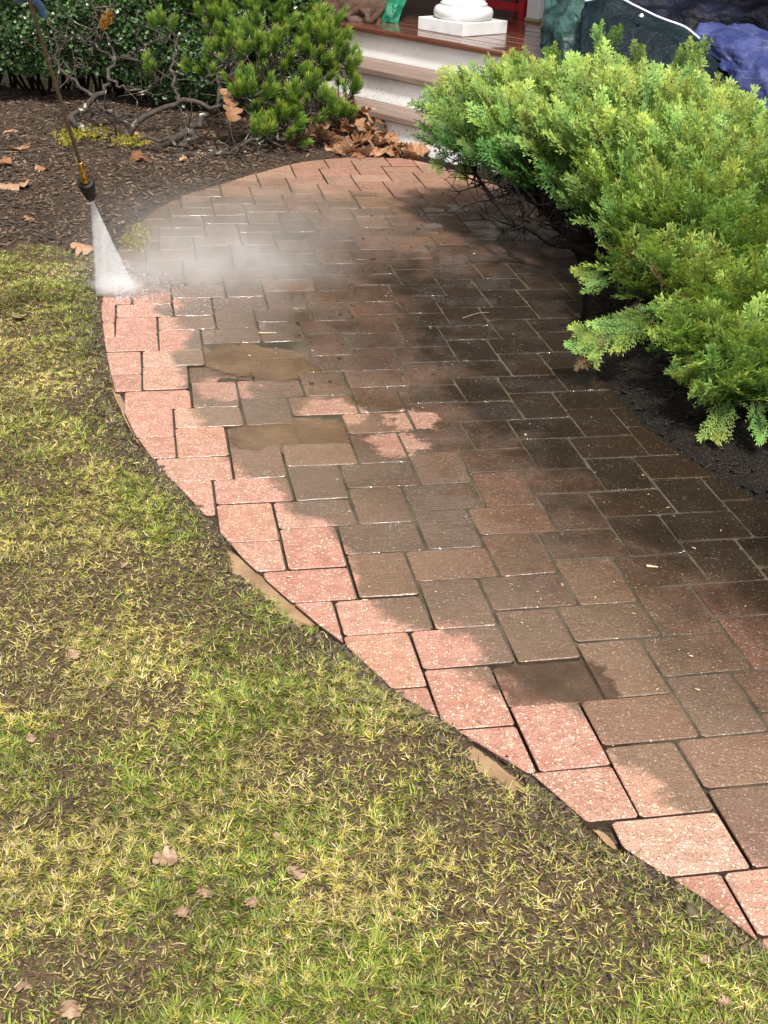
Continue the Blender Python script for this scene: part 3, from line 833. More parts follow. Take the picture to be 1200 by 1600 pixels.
# ------------------------------------------------------------------ foliage templates
def frond_template(seed):
    """feathery flattened juniper spray, forward = +y, flat plane = xy; returns V, t, shade(0 base..1 tip)"""
    r = np.random.default_rng(seed)
    V = []; T = []; S = []
    def strip(p0, p1, w, up, s0, s1):
        p0 = np.array(p0); p1 = np.array(p1); d = p1 - p0
        sd_ = unit(np.cross(d, up)) * w
        m = p0 + d * .45
        k = len(V); V.extend([p0, m + sd_, p1, m - sd_]); T.extend([(k, k + 1, k + 2), (k, k + 2, k + 3)])
        S.extend([s0, (s0 + s1) / 2, s1, (s0 + s1) / 2])
    L = 1.0; n = 9
    ax = [np.array([.05 * math.sin(3 * t + seed), t, .16 * t * t - .02]) for t in np.linspace(0, L, n + 1)]
    for i in range(n): strip(ax[i], ax[i + 1] * 1.0 + (ax[i + 1] - ax[i]) * .2, .012, np.array([0, 0, 1.]), i / n * .6, (i + 1) / n * .8)
    for i in range(1, n + 1):
        for sgn in (-1, 1):
            t = i / n
            bl = (.12 + .27 * math.sin(math.pi * min(1, t * 1.0 + .10)) ** .8) * r.uniform(.75, 1.15)
            an = rad(r.uniform(34, 52)) * (1 - .45 * t)
            d = np.array([sgn * math.sin(an), math.cos(an), r.uniform(-.05, .35)])
            p0 = ax[i] * 1.0; p1 = p0 + d * bl
            b0, b1 = .25 + .45 * t, .6 + .4 * t
            strip(p0, p1, .013, np.array([0, .2, 1.]), b0, b1)
            nl = max(3, int(bl / .085))
            for j in range(1, nl + 1):
                f = j / (nl + .4)
                for s2 in (-1, 1):
                    q0 = p0 + (p1 - p0) * f
                    a2 = rad(r.uniform(25, 45)) * s2
                    dd = np.array([d[0] * math.cos(a2) + d[1] * math.sin(a2), -d[0] * math.sin(a2) + d[1] * math.cos(a2), d[2] + r.uniform(-.15, .4)])
                    ll = r.uniform(.075, .125) * (1.15 - .4 * f)
                    strip(q0, q0 + dd * ll, .0145, unit(np.array([r.uniform(-.6, .6), r.uniform(-.6, .6), 1.])), b0 + (b1 - b0) * f, min(1, b1 + .1))
    return np.array(V), np.array(T), np.array(S)
FRONDS = [frond_template(s) for s in range(5)]
M_JUN = leafy('juniper_foliage', .34, .55, .25)
M_BARKD = simple('dark_bark', (.007, .0052, .004), .9, 0., .15, noise=((.014, .0105, .008), 40.), bump=(60., .6, .006))

JBASE = np.array([1.30, 4.75, -.02])
# lobes of the spreading juniper: (px, py, depth, radius m)
JL = [(722, 176, 5.62, .145), (775, 156, 5.70, .16), (720, 221, 5.5, .12), (790, 206, 5.4, .17), (845, 167, 5.65, .18), (925, 157, 5.60, .20),
      (985, 182, 5.45, .19), (1050, 182, 5.45, .20), (1110, 211, 5.3, .19), (1175, 241, 5.15, .19), (880, 231, 5.15, .18),
      (960, 241, 4.95, .20), (1040, 255, 4.85, .20), (1120, 290, 4.75, .20), (1190, 320, 4.6, .20), (965, 300, 4.7, .13),
      (1000, 355, 4.45, .14), (1075, 350, 4.4, .19), (1150, 400, 4.25, .19), (985, 415, 4.35, .09), (1050, 445, 4.2, .15),
      (1130, 480, 4.0, .17), (1190, 490, 3.9, .17), (1090, 540, 3.85, .12), (1150, 575, 3.7, .14), (1195, 610, 3.6, .12), (1130, 620, 3.62, .07),
      (1260, 270, 5.0, .25), (1290, 400, 4.3, .25), (1290, 520, 3.8, .22), (1330, 600, 3.5, .20), (1360, 330, 4.6, .28),
      (1420, 470, 4.0, .28), (1450, 620, 3.4, .24), (1520, 520, 3.6, .26), (1540, 380, 4.3, .3), (1700, 640, 3.1, .32), (1550, 700, 2.95, .26), (1440, 760, 2.85, .2), (795, 250, 5.3, .13), (845, 272, 5.22, .13), (895, 290, 5.1, .12), (760, 240, 5.42, .09), (930, 330, 4.95, .10)]  # lobes beyond the right frame edge include unseen ones added to shade the walkway
def build_juniper():
    root = empty('juniper_shrub', tuple(JBASE))
    tag(root, 'wide bright green spreading juniper overhanging the right side of the walkway', 'shrub')
    acc = Acc(); tw = Acc()
    r = np.random.default_rng(5)
    lobes = [(at(u, v, d), R) for (u, v, d, R) in JL]
    allT, allF, allN, allS, allB = [], [], [], [], []
    for (c, R), spec in zip(lobes, JL):
        inframe = spec[0] < 1240
        n = int((70 if inframe else 26) * (R / .17) ** 2)
        dirs = unit(r.standard_normal((n * 3, 3)))
        dirs = dirs[dirs[:, 2] > -.45][:n]
        out = unit((c - JBASE) * np.array([1, 1, .5]))
        base = c + dirs * np.array([1.05, 1.05, .72]) * R * r.uniform(.45, 1.0, (len(dirs), 1)) ** .6
        f = unit(dirs * .75 + out * .85 + np.array([0, 0, .30]) + .28 * r.standard_normal((len(dirs), 3)))
        nr = unit(dirs * .5 + np.array([0, 0, 1.]) + .35 * r.standard_normal((len(dirs), 3)))
        s = r.uniform(.12, .25, len(dirs))
        base = base - f * s[:, None] * .6
        allT.append(base); allF.append(f); allN.append(nr); allS.append(s)
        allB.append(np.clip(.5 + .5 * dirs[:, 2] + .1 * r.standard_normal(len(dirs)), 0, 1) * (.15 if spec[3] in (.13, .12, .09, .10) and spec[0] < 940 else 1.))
    # spiky leaders on top, drooping sprigs below
    ex = [(935, 62, 5.6, (-.1, .1, 1)), (940, 90, 5.6, (-.2, .1, 1)), (1083, 85, 5.45, (.15, .1, 1)), (1080, 110, 5.45, (0, .1, 1)),
          (1000, 95, 5.5, (.1, 0, 1)), (955, 62, 5.6, (.2, 0, 1)), (1062, 98, 5.45, (-.2, 0, 1)), (870, 95, 5.65, (-.4, 0, .9)), (820, 100, 5.7, (-.6, 0, .8)),
          (945, 525, 3.95, (-.9, -.2, -.35)), (930, 535, 3.95, (-1, -.3, -.5)), (955, 515, 3.95, (-.9, -.1, -.2)), (920, 520, 3.95, (-1, -.2, -.1)), (935, 545, 3.95, (-.6, -.2, -.9)),
          (975, 507, 3.98, (-1, -.1, -.3)), (1000, 494, 4.0, (-1, -.2, -.2)), (1030, 484, 4.05, (-.9, -.3, -.1)), (985, 520, 3.95, (-.8, -.2, -.7)), (930, 428, 4.5, (-1, 0, -.2)), (945, 436, 4.5, (-1, -.2, -.5)), (1120, 650, 3.6, (-.4, -.3, -.9)), (1180, 655, 3.55, (.1, -.3, -1)), (1105, 600, 3.65, (-1, -.3, .1)),
          (1060, 520, 3.85, (-1, -.2, .3)), (1045, 525, 3.85, (-1, -.2, .2)), (1075, 590, 3.7, (-1, -.2, .3)), (690, 250, 5.5, (-.5, -.2, -.7)), (725, 262, 5.45, (-.4, -.3, -.8))]
    for (u, v, d, f) in ex:
        for k in range(3):
            f2 = unit(np.array(f, float) + .18 * r.standard_normal(3)); s = r.uniform(.10, .14)
            allT.append((at(u, v, d) - f2 * s * .5 + .01 * r.standard_normal(3))[None]); allF.append(f2[None])
            allN.append(unit(np.array([.2, -.9, .5]) + .3 * r.standard_normal(3))[None]); allS.append(np.array([s])); allB.append(np.array([.6]))
    T = np.concatenate(allT); Fd = np.concatenate(allF); N = np.concatenate(allN); S = np.concatenate(allS); B = np.concatenate(allB)
    keep = T[:, 2] > .03
    T, Fd, N, S, B = T[keep], Fd[keep], N[keep], S[keep], B[keep]
    which = r.integers(0, len(FRONDS), len(T))
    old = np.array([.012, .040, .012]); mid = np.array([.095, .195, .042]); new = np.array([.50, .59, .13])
    for k, (V, t, sh) in enumerate(FRONDS):
        m = which == k; n = m.sum()
        if not n: continue
        hue = r.uniform(0, 1, n)[:, None]
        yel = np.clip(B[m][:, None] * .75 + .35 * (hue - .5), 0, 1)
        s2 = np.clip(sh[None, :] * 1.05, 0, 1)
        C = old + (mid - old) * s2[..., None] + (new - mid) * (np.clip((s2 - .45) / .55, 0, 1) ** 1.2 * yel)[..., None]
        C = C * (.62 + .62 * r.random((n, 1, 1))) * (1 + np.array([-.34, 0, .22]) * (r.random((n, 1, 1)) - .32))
        brown = (r.random((n, 1, 1)) < .012)
        C = np.where(brown, np.array([.15, .095, .045]), C)
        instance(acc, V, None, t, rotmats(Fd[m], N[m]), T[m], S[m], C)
    f = mk('foliage', acc, M_JUN); f.parent = root; f.location = -root.location
    # limbs
    la = Acc()
    limb_ctrl = [
        [JBASE, at(1010, 428, 4.95), at(930, 400, 5.0), at(850, 368, 5.05), at(800, 348, 5.1), at(760, 300, 5.3), at(735, 250, 5.45)],
        [at(905, 392, 5.02), at(880, 360, 5.1), at(850, 325, 5.25), at(835, 290, 5.3), at(800, 230, 5.4)],
        [at(838, 362, 5.06), at(825, 335, 5.1), at(815, 300, 5.2), at(790, 260, 5.3), at(760, 210, 5.5)],
        [at(960, 412, 4.98), at(930, 375, 5.1), at(900, 330, 5.2), at(880, 270, 5.3), at(860, 200, 5.4)],
        [JBASE, at(1040, 420, 4.9), at(1000, 370, 4.9), at(960, 300, 4.95), at(940, 220, 5.1)],
        [JBASE, at(1060, 400, 4.8), at(1050, 330, 4.9), at(1040, 260, 5.0), at(1020, 190, 5.2)],
        [JBASE, at(1110, 400, 4.8), at(1130, 320, 4.9), at(1120, 240, 5.1)],
        [JBASE, at(1120, 470, 4.5), at(1100, 500, 4.2), at(1090, 530, 3.95)],
        [JBASE, at(1160, 480, 4.4), at(1160, 540, 4.0), at(1150, 580, 3.8)],
        [JBASE, at(1080, 450, 4.6), at(1050, 455, 4.4), at(1000, 470, 4.2), at(960, 505, 4.0), at(938, 520, 3.95)],
        [at(1060, 452, 4.5), at(1000, 425, 4.5), at(960, 425, 4.5), at(935, 430, 4.5)],
        [JBASE, at(1220, 420, 4.6), at(1300, 400, 4.4)], [JBASE, at(1300, 480, 4.3), at(1420, 520, 3.9)], [JBASE, at(1250, 520, 4.1), at(1300, 580, 3.7)],
        [JBASE, at(1260, 350, 4.9), at(1340, 330, 4.7)]]
    pts = []
    for i, c in enumerate(limb_ctrl):
        P = curve(c, 16); P[1:-1] += .007 * r.standard_normal((14, 3))
        r0 = .026 if i < 1 else (.020 if i < 6 else .014)
        R = np.linspace(r0, .006, 16)
        tube(la, P, R, 7); pts.append(P[3:])
    pts = np.concatenate(pts)
    # twigs from limbs to fronds
    sel = r.choice(len(T), 900, replace=False)
    for i in sel:
        d = np.linalg.norm(pts - T[i], axis=1); j = r.choice(np.argsort(d)[:6]); p0 = pts[j]; p1 = T[i] + Fd[i] * S[i] * .3
        if np.linalg.norm(p1 - p0) > .55: continue
        m1 = p0 + (p1 - p0) * .4 + np.array([0, 0, -.03]) + .02 * r.standard_normal(3)
        tube(la, curve([p0, m1, p1], 5), np.linspace(.0042, .0018, 5), 4)
    # bare dead twigs under the left side
    for i in range(150):
        p0 = pts[r.integers(0, 70)]; dr = unit(np.array([-.7, -.15, r.uniform(-.35, .35)]) + .55 * r.standard_normal(3)); ln = r.uniform(.08, .26)
        m1 = p0 + dr * ln * .5 + .012 * r.standard_normal(3); p1 = p0 + dr * ln + np.array([0, 0, r.uniform(-.03, .05)])
        if p1[2] < .05: continue
        tube(la, curve([p0, m1, p1], 5), np.linspace(.0038, .0013, 5), 4)
        for b in range(2):
            q0 = m1; q1 = q0 + unit(dr + .8 * r.standard_normal(3)) * ln * .4
            if q1[2] > .04: tube(la, np.array([q0, (q0 + q1) / 2 + .004 * r.standard_normal(3), q1]), [.0022, .0018, .001], 4)
    b = mk('limbs', la, M_BARKD, smooth=True); b.parent = root; b.location = -root.location
build_juniper()

# ------------------------------------------------------------------ pine shrub
M_NEEDLE = leafy('pine_needles', .38, .5, .3)
def bark_material():
    a = NT('lichen_bark'); p = a.pos()
    c = a.mix(a.mapr(a.noise(p, 30, 4), .35, .65), (.020, .015, .011), (.048, .036, .027))
    c = a.mix(a.mapr(a.noise(p, 16, 4, .65), .58, .68), c, (.34, .32, .25))
    a.set(Base_Color=c, Roughness=.85, Normal=a.bump(a.noise(p, 70, 4), .7, .006)); return a.m
M_BARK = bark_material()
PBASE = gnd(205, 226)
def shoot_template(seed, dead=False):
    r = np.random.default_rng(seed); V = []; T = []; S = []
    n = 120
    for i in range(n):
        t = i / n; ph = i * 2.399 + r.uniform(-.3, .3)
        el = rad(r.uniform(28, 58) * (1 - .45 * t))
        d = np.array([math.cos(ph) * math.sin(el), math.cos(el), math.sin(ph) * math.sin(el)])
        p0 = np.array([0, .05 + .62 * t, 0]); ln = r.uniform(.34, .5)
        p1 = p0 + d * ln; p1[1] += .03
        sdv = unit(np.cross(d, r.standard_normal(3))) * .016
        k = len(V); V.extend([p0 - sdv * .6, p0 + sdv * .6, p0 + (p1 - p0) * .6 + sdv, p1, p0 + (p1 - p0) * .6 - sdv])
        T.extend([(k, k + 1, k + 2), (k, k + 2, k + 4), (k + 4, k + 2, k + 3)]); S.extend([t * .6, t * .6, .3 + t * .6, .5 + t * .5, .3 + t * .6])
    return np.array(V), np.array(T), np.array(S)
SHOOTS = [shoot_template(s) for s in range(4)]
def build_pine():
    root = empty('pine_shrub', tuple(PBASE))
    tag(root, 'sprawling low pine with gnarled bare branches and green needle tufts beside the steps', 'shrub')
    r = np.random.default_rng(9)
    LB = [(430, 120, 7.0, .30, 62), (500, 85, 7.1, .20, 40), (370, 75, 7.2, .20, 34), (420, 45, 7.35, .22, 34), (335, 45, 7.4, .17, 22), (478, 175, 6.9, .17, 30),
          (440, 205, 6.85, .13, 22), (528, 120, 7.1, .13, 22), (395, 160, 6.85, .15, 24), (545, 155, 7.0, .06, 5), (455, 20, 7.5, .18, 26), (500, 40, 7.5, .16, 22),
          (300, 15, 7.5, .14, 14), (322, 108, 7.0, .10, 12), (243, 116, 6.9, .05, 4), (255, 60, 7.2, .09, 5), (205, 12, 7.4, .07, 5), (270, 5, 7.5, .12, 8), (380, 5, 7.6, .2, 18), (412, 215, 6.8, .07, 7), (520, 185, 6.95, .09, 10)]
    T, F, S = [], [], []
    for (u, v, d, R, n) in LB:
        c = at(u, v, d)
        dr = unit(r.standard_normal((n, 3)) + np.array([.1, -.35, .45]))
        T.append(c + dr * R * r.uniform(.35, 1., (n, 1)) * np.array([1, .8, .9]))
        F.append(unit(dr * .55 + np.array([.12, -.1, .95]) + .28 * r.standard_normal((n, 3)))); S.append(r.uniform(.085, .125, n))
    T = np.concatenate(T); F = np.concatenate(F); S = np.concatenate(S)
    acc = Acc(); which = r.integers(0, 4, len(T))
    for k, (V, t, sh) in enumerate(SHOOTS):
        m = which == k; n = m.sum()
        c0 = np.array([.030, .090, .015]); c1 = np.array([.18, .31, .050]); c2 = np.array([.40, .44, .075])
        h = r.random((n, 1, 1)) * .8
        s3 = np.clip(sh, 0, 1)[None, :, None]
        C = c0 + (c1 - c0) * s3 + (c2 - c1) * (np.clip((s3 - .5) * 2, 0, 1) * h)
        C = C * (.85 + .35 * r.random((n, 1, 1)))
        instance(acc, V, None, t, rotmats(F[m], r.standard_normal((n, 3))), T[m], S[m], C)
    # a dead orange tuft
    for (u, v, d) in ((168, 42, 7.0), (160, 50, 7.0)):
        V, t, sh = SHOOTS[0]
        instance(acc, V, None, t, rotmats(np.array([[.2, -.2, .9]]), np.array([[1., 0, 0]])), at(u, v, d)[None], np.array([.10]), np.broadcast_to(np.array([.42, .22, .06]), (1, len(V), 3)))
    f = mk('needles', acc, M_NEEDLE); f.parent = root; f.location = -root.location
    ba = Acc()
    D = lambda *p: [at(*q) for q in p]
    main = [([PBASE] + D((235, 232, 6.9), (300, 203, 6.85), (330, 175, 6.9), (400, 150, 6.95), (430, 110, 7.0)), .030),
            ([PBASE] + D((240, 248, 6.75), (300, 244, 6.7), (350, 236, 6.7), (400, 218, 6.75), (440, 205, 6.85)), .022),
            ([PBASE] + D((215, 195, 6.9), (280, 160, 6.9), (340, 165, 6.85), (410, 140, 6.9), (425, 138, 6.9)), .020),
            ([PBASE] + D((160, 205, 6.95), (120, 196, 7.0), (114, 180, 7.05), (150, 150, 7.1), (170, 125, 7.1), (178, 90, 7.1), (165, 50, 7.0)), .026),
            ([PBASE] + D((190, 190, 7.0), (160, 165, 7.1), (120, 130, 7.1), (88, 100, 7.1), (88, 60, 7.1), (75, 30, 7.1)), .015),
            (D((300, 203, 6.85), (290, 225, 6.7), (240, 218, 6.7), (190, 222, 6.8), (168, 207, 6.85)), .016),
            (D((215, 195, 6.9), (210, 180, 6.9), (150, 182, 6.95), (118, 182, 7.0)), .010),
            (D((330, 175, 6.9), (370, 150, 6.85), (355, 120, 6.9), (350, 100, 6.95)), .012),
            (D((280, 160, 6.9), (270, 120, 7.0), (275, 70, 7.1), (268, 30, 7.3)), .011),
            (D((340, 165, 6.85), (345, 110, 7.0), (330, 60, 7.3), (335, 20, 7.4)), .012),
            (D((400, 150, 6.95), (440, 180, 6.85), (490, 175, 6.9), (540, 158, 7.0)), .010),
            (D((430, 110, 7.0), (470, 90, 7.05), (510, 75, 7.1)), .012), (D((430, 110, 7.0), (415, 60, 7.3), (440, 20, 7.5)), .012),
            (D((170, 125, 7.1), (200, 140, 7.0), (245, 135, 6.95), (243, 118, 6.9)), .008),
            (D((178, 90, 7.1), (140, 66, 7.1), (110, 62, 7.1), (88, 68, 7.1)), .007), (D((88, 100, 7.1), (118, 105, 7.1), (130, 98, 7.1)), .007),
            (D((165, 60, 7.05), (145, 45, 7.1), (150, 20, 7.15), (140, 5, 7.2)), .006), (D((178, 95, 7.1), (215, 80, 7.1), (250, 60, 7.2)), .008),
            (D((300, 244, 6.7), (360, 240, 6.65), (390, 232, 6.7), (420, 236, 6.7)), .010)]
    P_ = []
    for c, r0 in main:
        P = curve(c, 22); P[1:-1] += .010 * r.standard_normal((20, 3)); tube(ba, P, np.linspace(r0, max(.004, r0 * .3), 22), 7); P_.append(P[6:])
    P_ = np.concatenate(P_)
    for i in range(len(T)):
        d = np.linalg.norm(P_ - T[i], axis=1); p0 = P_[r.choice(np.argsort(d)[:4])]; p1 = T[i] + F[i] * S[i] * .6
        if np.linalg.norm(p1 - p0) > .6: continue
        m1 = p0 + (p1 - p0) * .5 + np.array([0, 0, -.05]) + .02 * r.standard_normal(3)
        tube(ba, curve([p0, m1, T[i], p1], 7), np.linspace(.006, .0025, 7), 4)
    for i in range(150):
        p0 = P_[r.integers(0, len(P_))]; dr = unit(np.array([0, -.2, .35]) + r.standard_normal(3)); ln = r.uniform(.06, .28)
        p1 = p0 + dr * ln
        if p1[2] < .04: continue
        m1 = (p0 + p1) / 2 + .025 * r.standard_normal(3)
        tube(ba, curve([p0, m1, p1], 6), np.linspace(.005, .0018, 6), 4)
    b = mk('branches', ba, M_BARK, smooth=True); b.parent = root; b.location = -root.location
build_pine()

# ------------------------------------------------------------------ boxwood hedge
M_BOX = leafy('boxwood_leaf', .18, .33, .5)
def build_hedge():
    r = np.random.default_rng(21)
    c = np.array([-1.75, 8.25, 0])
    root = empty('boxwood_hedge', (c[0], c[1], 0)); tag(root, 'dense dark green small leaved hedge behind the pine shrub', 'hedge')
    n = 80000
    # lumpy rounded box: x -4..0.0, y 7.65..9.0, z .12..1.25
    ph = r.random(n)
    front = ph < .66; topm = (ph >= .66) & (ph < .90)
    x = r.uniform(-3.9, -.62, n); y = np.zeros(n); z = np.zeros(n); nrm = np.zeros((n, 3))
    zt = r.uniform(0, 1, n) ** .9
    lump = lambda a, b: (fbm(a * 3.1, b * 3.1, 3) - .5) * .34
    und = .05 + .10 * fbm(x * 2.5 + 40, x * 0) + np.clip((-1.5 - x) / .3, 0, 1) * .12
    zf = und + zt * (1.22 - und)
    yf = 7.72 + .16 * (1 - zt) ** 3 + .22 * zt ** 3 + lump(x, zf)
    dep = r.exponential(.045, n)
    y = np.where(front, yf + dep, 0); z = np.where(front, zf, 0); nrm[front] = (0, -.85, .4)
    yt = r.uniform(7.95, 9.0, n); ztp = 1.22 + lump(x + 7, yt) * .6 - .15 * np.clip((8.1 - yt) / .3, 0, 1)
    y = np.where(topm, yt, y); z = np.where(topm, ztp - dep, z); nrm[topm] = (0, -.2, 1)
    side = ~(front | topm)
    ys = r.uniform(7.75, 8.9, n); zs = .2 + zt * 1.0
    x = np.where(side, -.60 + lump(ys, zs + 3) - dep - .12 * zt ** 3, x); y = np.where(side, ys, y); z = np.where(side, zs, z); nrm[side] = (.85, -.2, .4)
    back = r.random(n) < .14
    y = np.where(back, 8.75 + .25 * r.random(n), y); z = np.where(back, .01 + 1.1 * zt, z); nrm[back] = (0, .8, .4)
    T = np.stack([x, y, z], 1)
    N = unit(nrm + .75 * r.standard_normal((n, 3))); F = unit(r.standard_normal((n, 3)) + np.array([0, -.3, .4]))
    # leaf: folded oval
    V = np.array([(0, 0, 0), (.46, .52, .15), (0, 1., .02), (-.46, .52, .15)])
    t = [(0, 1, 2), (0, 2, 3)]
    c0 = np.array([.016, .045, .014]); c1 = np.array([.070, .135, .040]); c2 = np.array([.17, .27, .09])
    h = r.random((n, 1)); C = c0 + (c1 - c0) * h + (c2 - c1) * np.clip(h - .8, 0, 1) * 4
    acc = Acc(); instance(acc, V, None, t, rotmats(F, N), T, r.uniform(.018, .034, n), np.repeat(C[:, None], 4, 1))
    f = mk('foliage', acc, M_BOX); f.parent = root; f.location = -root.location
    ba = Acc()
    for i in range(38):
        xx = -3.8 + i * .08 + r.uniform(-.03, .03); p0 = np.array([xx, 8.25 + r.uniform(-.1, .2), .0])
        for k in range(5):
            p1 = p0 + np.array([r.uniform(-.2, .2), r.uniform(-.42, .3), r.uniform(.35, 1.0)])
            m1 = (p0 + p1) / 2 + np.array([r.uniform(-.05, .05), .06, -.03])
            tube(ba, curve([p0, m1, p1], 7), np.linspace(.011, .003, 7), 5)
    b = mk('stems', ba, M_BARKD, smooth=True); b.parent = root; b.location = -root.location
build_hedge()

# ------------------------------------------------------------------ lawn grass
M_GRASS = leafy('grass_blade', .30, .5, .3, (1.1, 1.1, .6))
def build_grass():
    r = np.random.default_rng(31)
    n0 = 1000000
    y = 1.0 + 4.15 * r.random(n0) ** 1.15
    x = r.uniform(-1, 1, n0) * (.40 * y + .42)
    cell = .032; ix = np.floor(x / cell).astype(int); iy = np.floor(y / cell).astype(int)
    cx = (ix + _P[ix % 256, iy % 256]) * cell; cy = (iy + _P[(iy + 91) % 256, (ix + 37) % 256]) * cell
    x = x + .48 * (cx - x); y = y + .48 * (cy - y)
    s = path_sd(x, y); zn = zone(x, y)
    dens = fbm(x * 5.5 + 3, y * 5.5, 4) + .30 * (fbm(x * 1.7 + 30, y * 1.7) - .5)
    bare = np.clip((dens - .36) / .16, .16, 1)
    # worn, muddied patches along the washed edge and on the lawn
    for (u, v, R, k) in ((690, 1290, .17, .35), (250, 1190, .10, .3), (450, 990, .07, .2), (590, 1000, .07, .25), (60, 690, .12, .35), (80, 750, .10, .3),
                         (230, 1490, .14, .25), (160, 930, .08, .3), (100, 1230, .10, .35), (1010, 1420, .08, .3), (1130, 1500, .07, .3), (330, 960, .10, .45),
                         (300, 770, .05, .2), (820, 1280, .06, .3), (60, 1540, .12, .3), (960, 1540, .10, .4)):
        g = gnd(u, v); d = np.hypot(x - g[0], y - g[1]); bare = bare * (1 - (1 - k) * np.exp(-(d / R) ** 2 * 1.4))
    edge = np.clip((s + .002) / .05, .14, 1)
    ok = (zn == 0) & (s > -.002) & (r.random(n0) < bare * edge)
    x, y, s, dens, cx, cy = x[ok], y[ok], s[ok], dens[ok], cx[ok], cy[ok]; n = len(x)
    z = ground_z(x, y, s)
    green = fbm(x * 4 + 90, y * 4 + 12, 4) + .10 * np.clip((y - 3.2), 0, 1) + .05 * (dens - .5)
    isg = r.random(n) < np.clip((green - .43) * 3.0 + .20, .12, .82)
    L = np.where(isg, .010 + .026 * r.random(n) ** 1.6, r.uniform(.007, .024, n)) * np.where(y > 3.4, .8, 1.)
    W = np.where(isg, r.uniform(.0008, .0015, n), r.uniform(.0005, .0010, n)) * (1 + .10 * np.clip(y - 2, 0, 3))
    el = np.where(isg, rad(1) * r.uniform(22, 75, n), rad(1) * r.uniform(0, 34, n))
    az = np.where(isg, np.arctan2(y - cy, x - cx) + r.normal(0, .9, n), r.uniform(0, 2 * math.pi, n))
    hd = np.stack([np.cos(az), np.sin(az), np.zeros(n)], 1); up = np.array([0, 0, 1.])
    d0 = hd * np.cos(el)[:, None] + up * np.sin(el)[:, None]
    bend = np.where(isg, r.uniform(.1, .9, n), r.uniform(-.5, .6, n))
    e1 = el - bend * .6; e2 = el - bend * 1.3
    d1 = hd * np.cos(e1)[:, None] + up * np.sin(e1)[:, None]; d2 = hd * np.cos(e2)[:, None] + up * np.sin(e2)[:, None]
    tw = az + math.pi / 2 + r.uniform(-.9, .9, n)
    sd_ = np.stack([np.cos(tw), np.sin(tw), .5 * r.uniform(-1, 1, n)], 1) * W[:, None]
    p0 = np.stack([x, y, z - .003 + np.where(isg, 0, r.uniform(0, .012, n))], 1)
    p1 = p0 + d0 * (L * .36)[:, None]; p2 = p1 + d1 * (L * .34)[:, None]; p3 = p2 + d2 * (L * .30)[:, None]
    zmin = (p0[:, 2] + .001)[:, None]
    for p in (p1, p2, p3): p[:, 2:3] = np.maximum(p[:, 2:3], zmin)
    pm = (p1 + p2) / 2
    V = np.stack([p0 - sd_, p0 + sd_, pm + sd_ * .85, pm - sd_ * .85, p3], 1)
    q = np.array([(0, 1, 2, 3)]); t = np.array([(3, 2, 4)])
    g0 = np.array([.085, .145, .020]); g1 = np.array([.25, .31, .05]); yl = np.array([.46, .41, .085]); st = np.array([.62, .50, .25]); br = np.array([.17, .11, .055])
    h = r.random((n, 1)); k = r.random((n, 1)); patch = np.clip(fbm(x * 9 + 5, y * 9 + 70, 3) * 1.9 - .25, .25, 1.25)[:, None]
    Cg = g0 + (g1 - g0) * h; Cg = np.where(k < .25, Cg * .5 + yl * .5, Cg)
    Cd = np.where(k < .42, yl * (.7 + .5 * h), np.where(k < .80, st * (.6 + .6 * h), br * (.6 + .8 * h)))
    C = np.where(isg[:, None], Cg, Cd) * (.55 + .6 * patch)
    muddy = np.clip(1 - (s - .02) / .10, 0, 1)[:, None] * .55 * (r.random((n, 1)) < .7)
    C = C * (1 - muddy) + np.array([.11, .095, .065]) * muddy
    for nm, sel in (('grass', isg), ('dead_grass', ~isg)):
        a = Acc(); m = sel.sum(); o7 = (np.arange(m) * 5)[:, None, None]
        a.add(V[sel].reshape(-1, 3), (q[None] + o7).reshape(-1, 4), (t[None] + o7).reshape(-1, 3), np.repeat(C[sel], 5, 0))
        o = mk(nm, a, M_GRASS)
        tag(o, 'short green grass blades growing in the lawn' if nm == 'grass' else 'matted yellow straw and dead blades in the lawn', 'grass', None, 'stuff')
    pass
build_grass()
def build_thatch():
    r = np.random.default_rng(77); n0 = 230000
    y = 1.0 + 4.1 * r.random(n0) ** 1.15; x = r.uniform(-1, 1, n0) * (.40 * y + .42)
    s = path_sd(x, y); ok = (zone(x, y) == 0) & (s > .004); x, y, s = x[ok], y[ok], s[ok]; n = len(x)
    z = ground_z(x, y, s) + r.uniform(.0, .006, n)
    az = r.uniform(0, 6.3, n); el = r.normal(.1, .35, n); L = r.uniform(.005, .017, n) * (1 + .1 * y)
    d = np.stack([np.cos(az) * np.cos(el), np.sin(az) * np.cos(el), np.abs(np.sin(el))], 1) * L[:, None]
    sd_ = np.stack([-np.sin(az), np.cos(az), r.uniform(-.5, .5, n)], 1) * (r.uniform(.0006, .0016, n) * (1 + .15 * y))[:, None]
    p = np.stack([x, y, z], 1)
    V = np.stack([p - sd_, p + sd_, p + d], 1).reshape(-1, 3)
    k = r.random((n, 1)); h = r.random((n, 1))
    C = np.where(k < .30, np.array([.36, .30, .12]), np.where(k < .5, np.array([.12, .15, .03]), np.where(k < .78, np.array([.15, .10, .055]), np.array([.05, .036, .024])))) * (.5 + h)
    a = Acc(); a.add(V, None, np.arange(3 * n).reshape(-1, 3), np.repeat(C, 3, 0))
    o = mk('thatch', a, M_GRASS); tag(o, 'fine brown and olive thatch matted over the lawn soil', 'grass', None, 'stuff')
build_thatch()

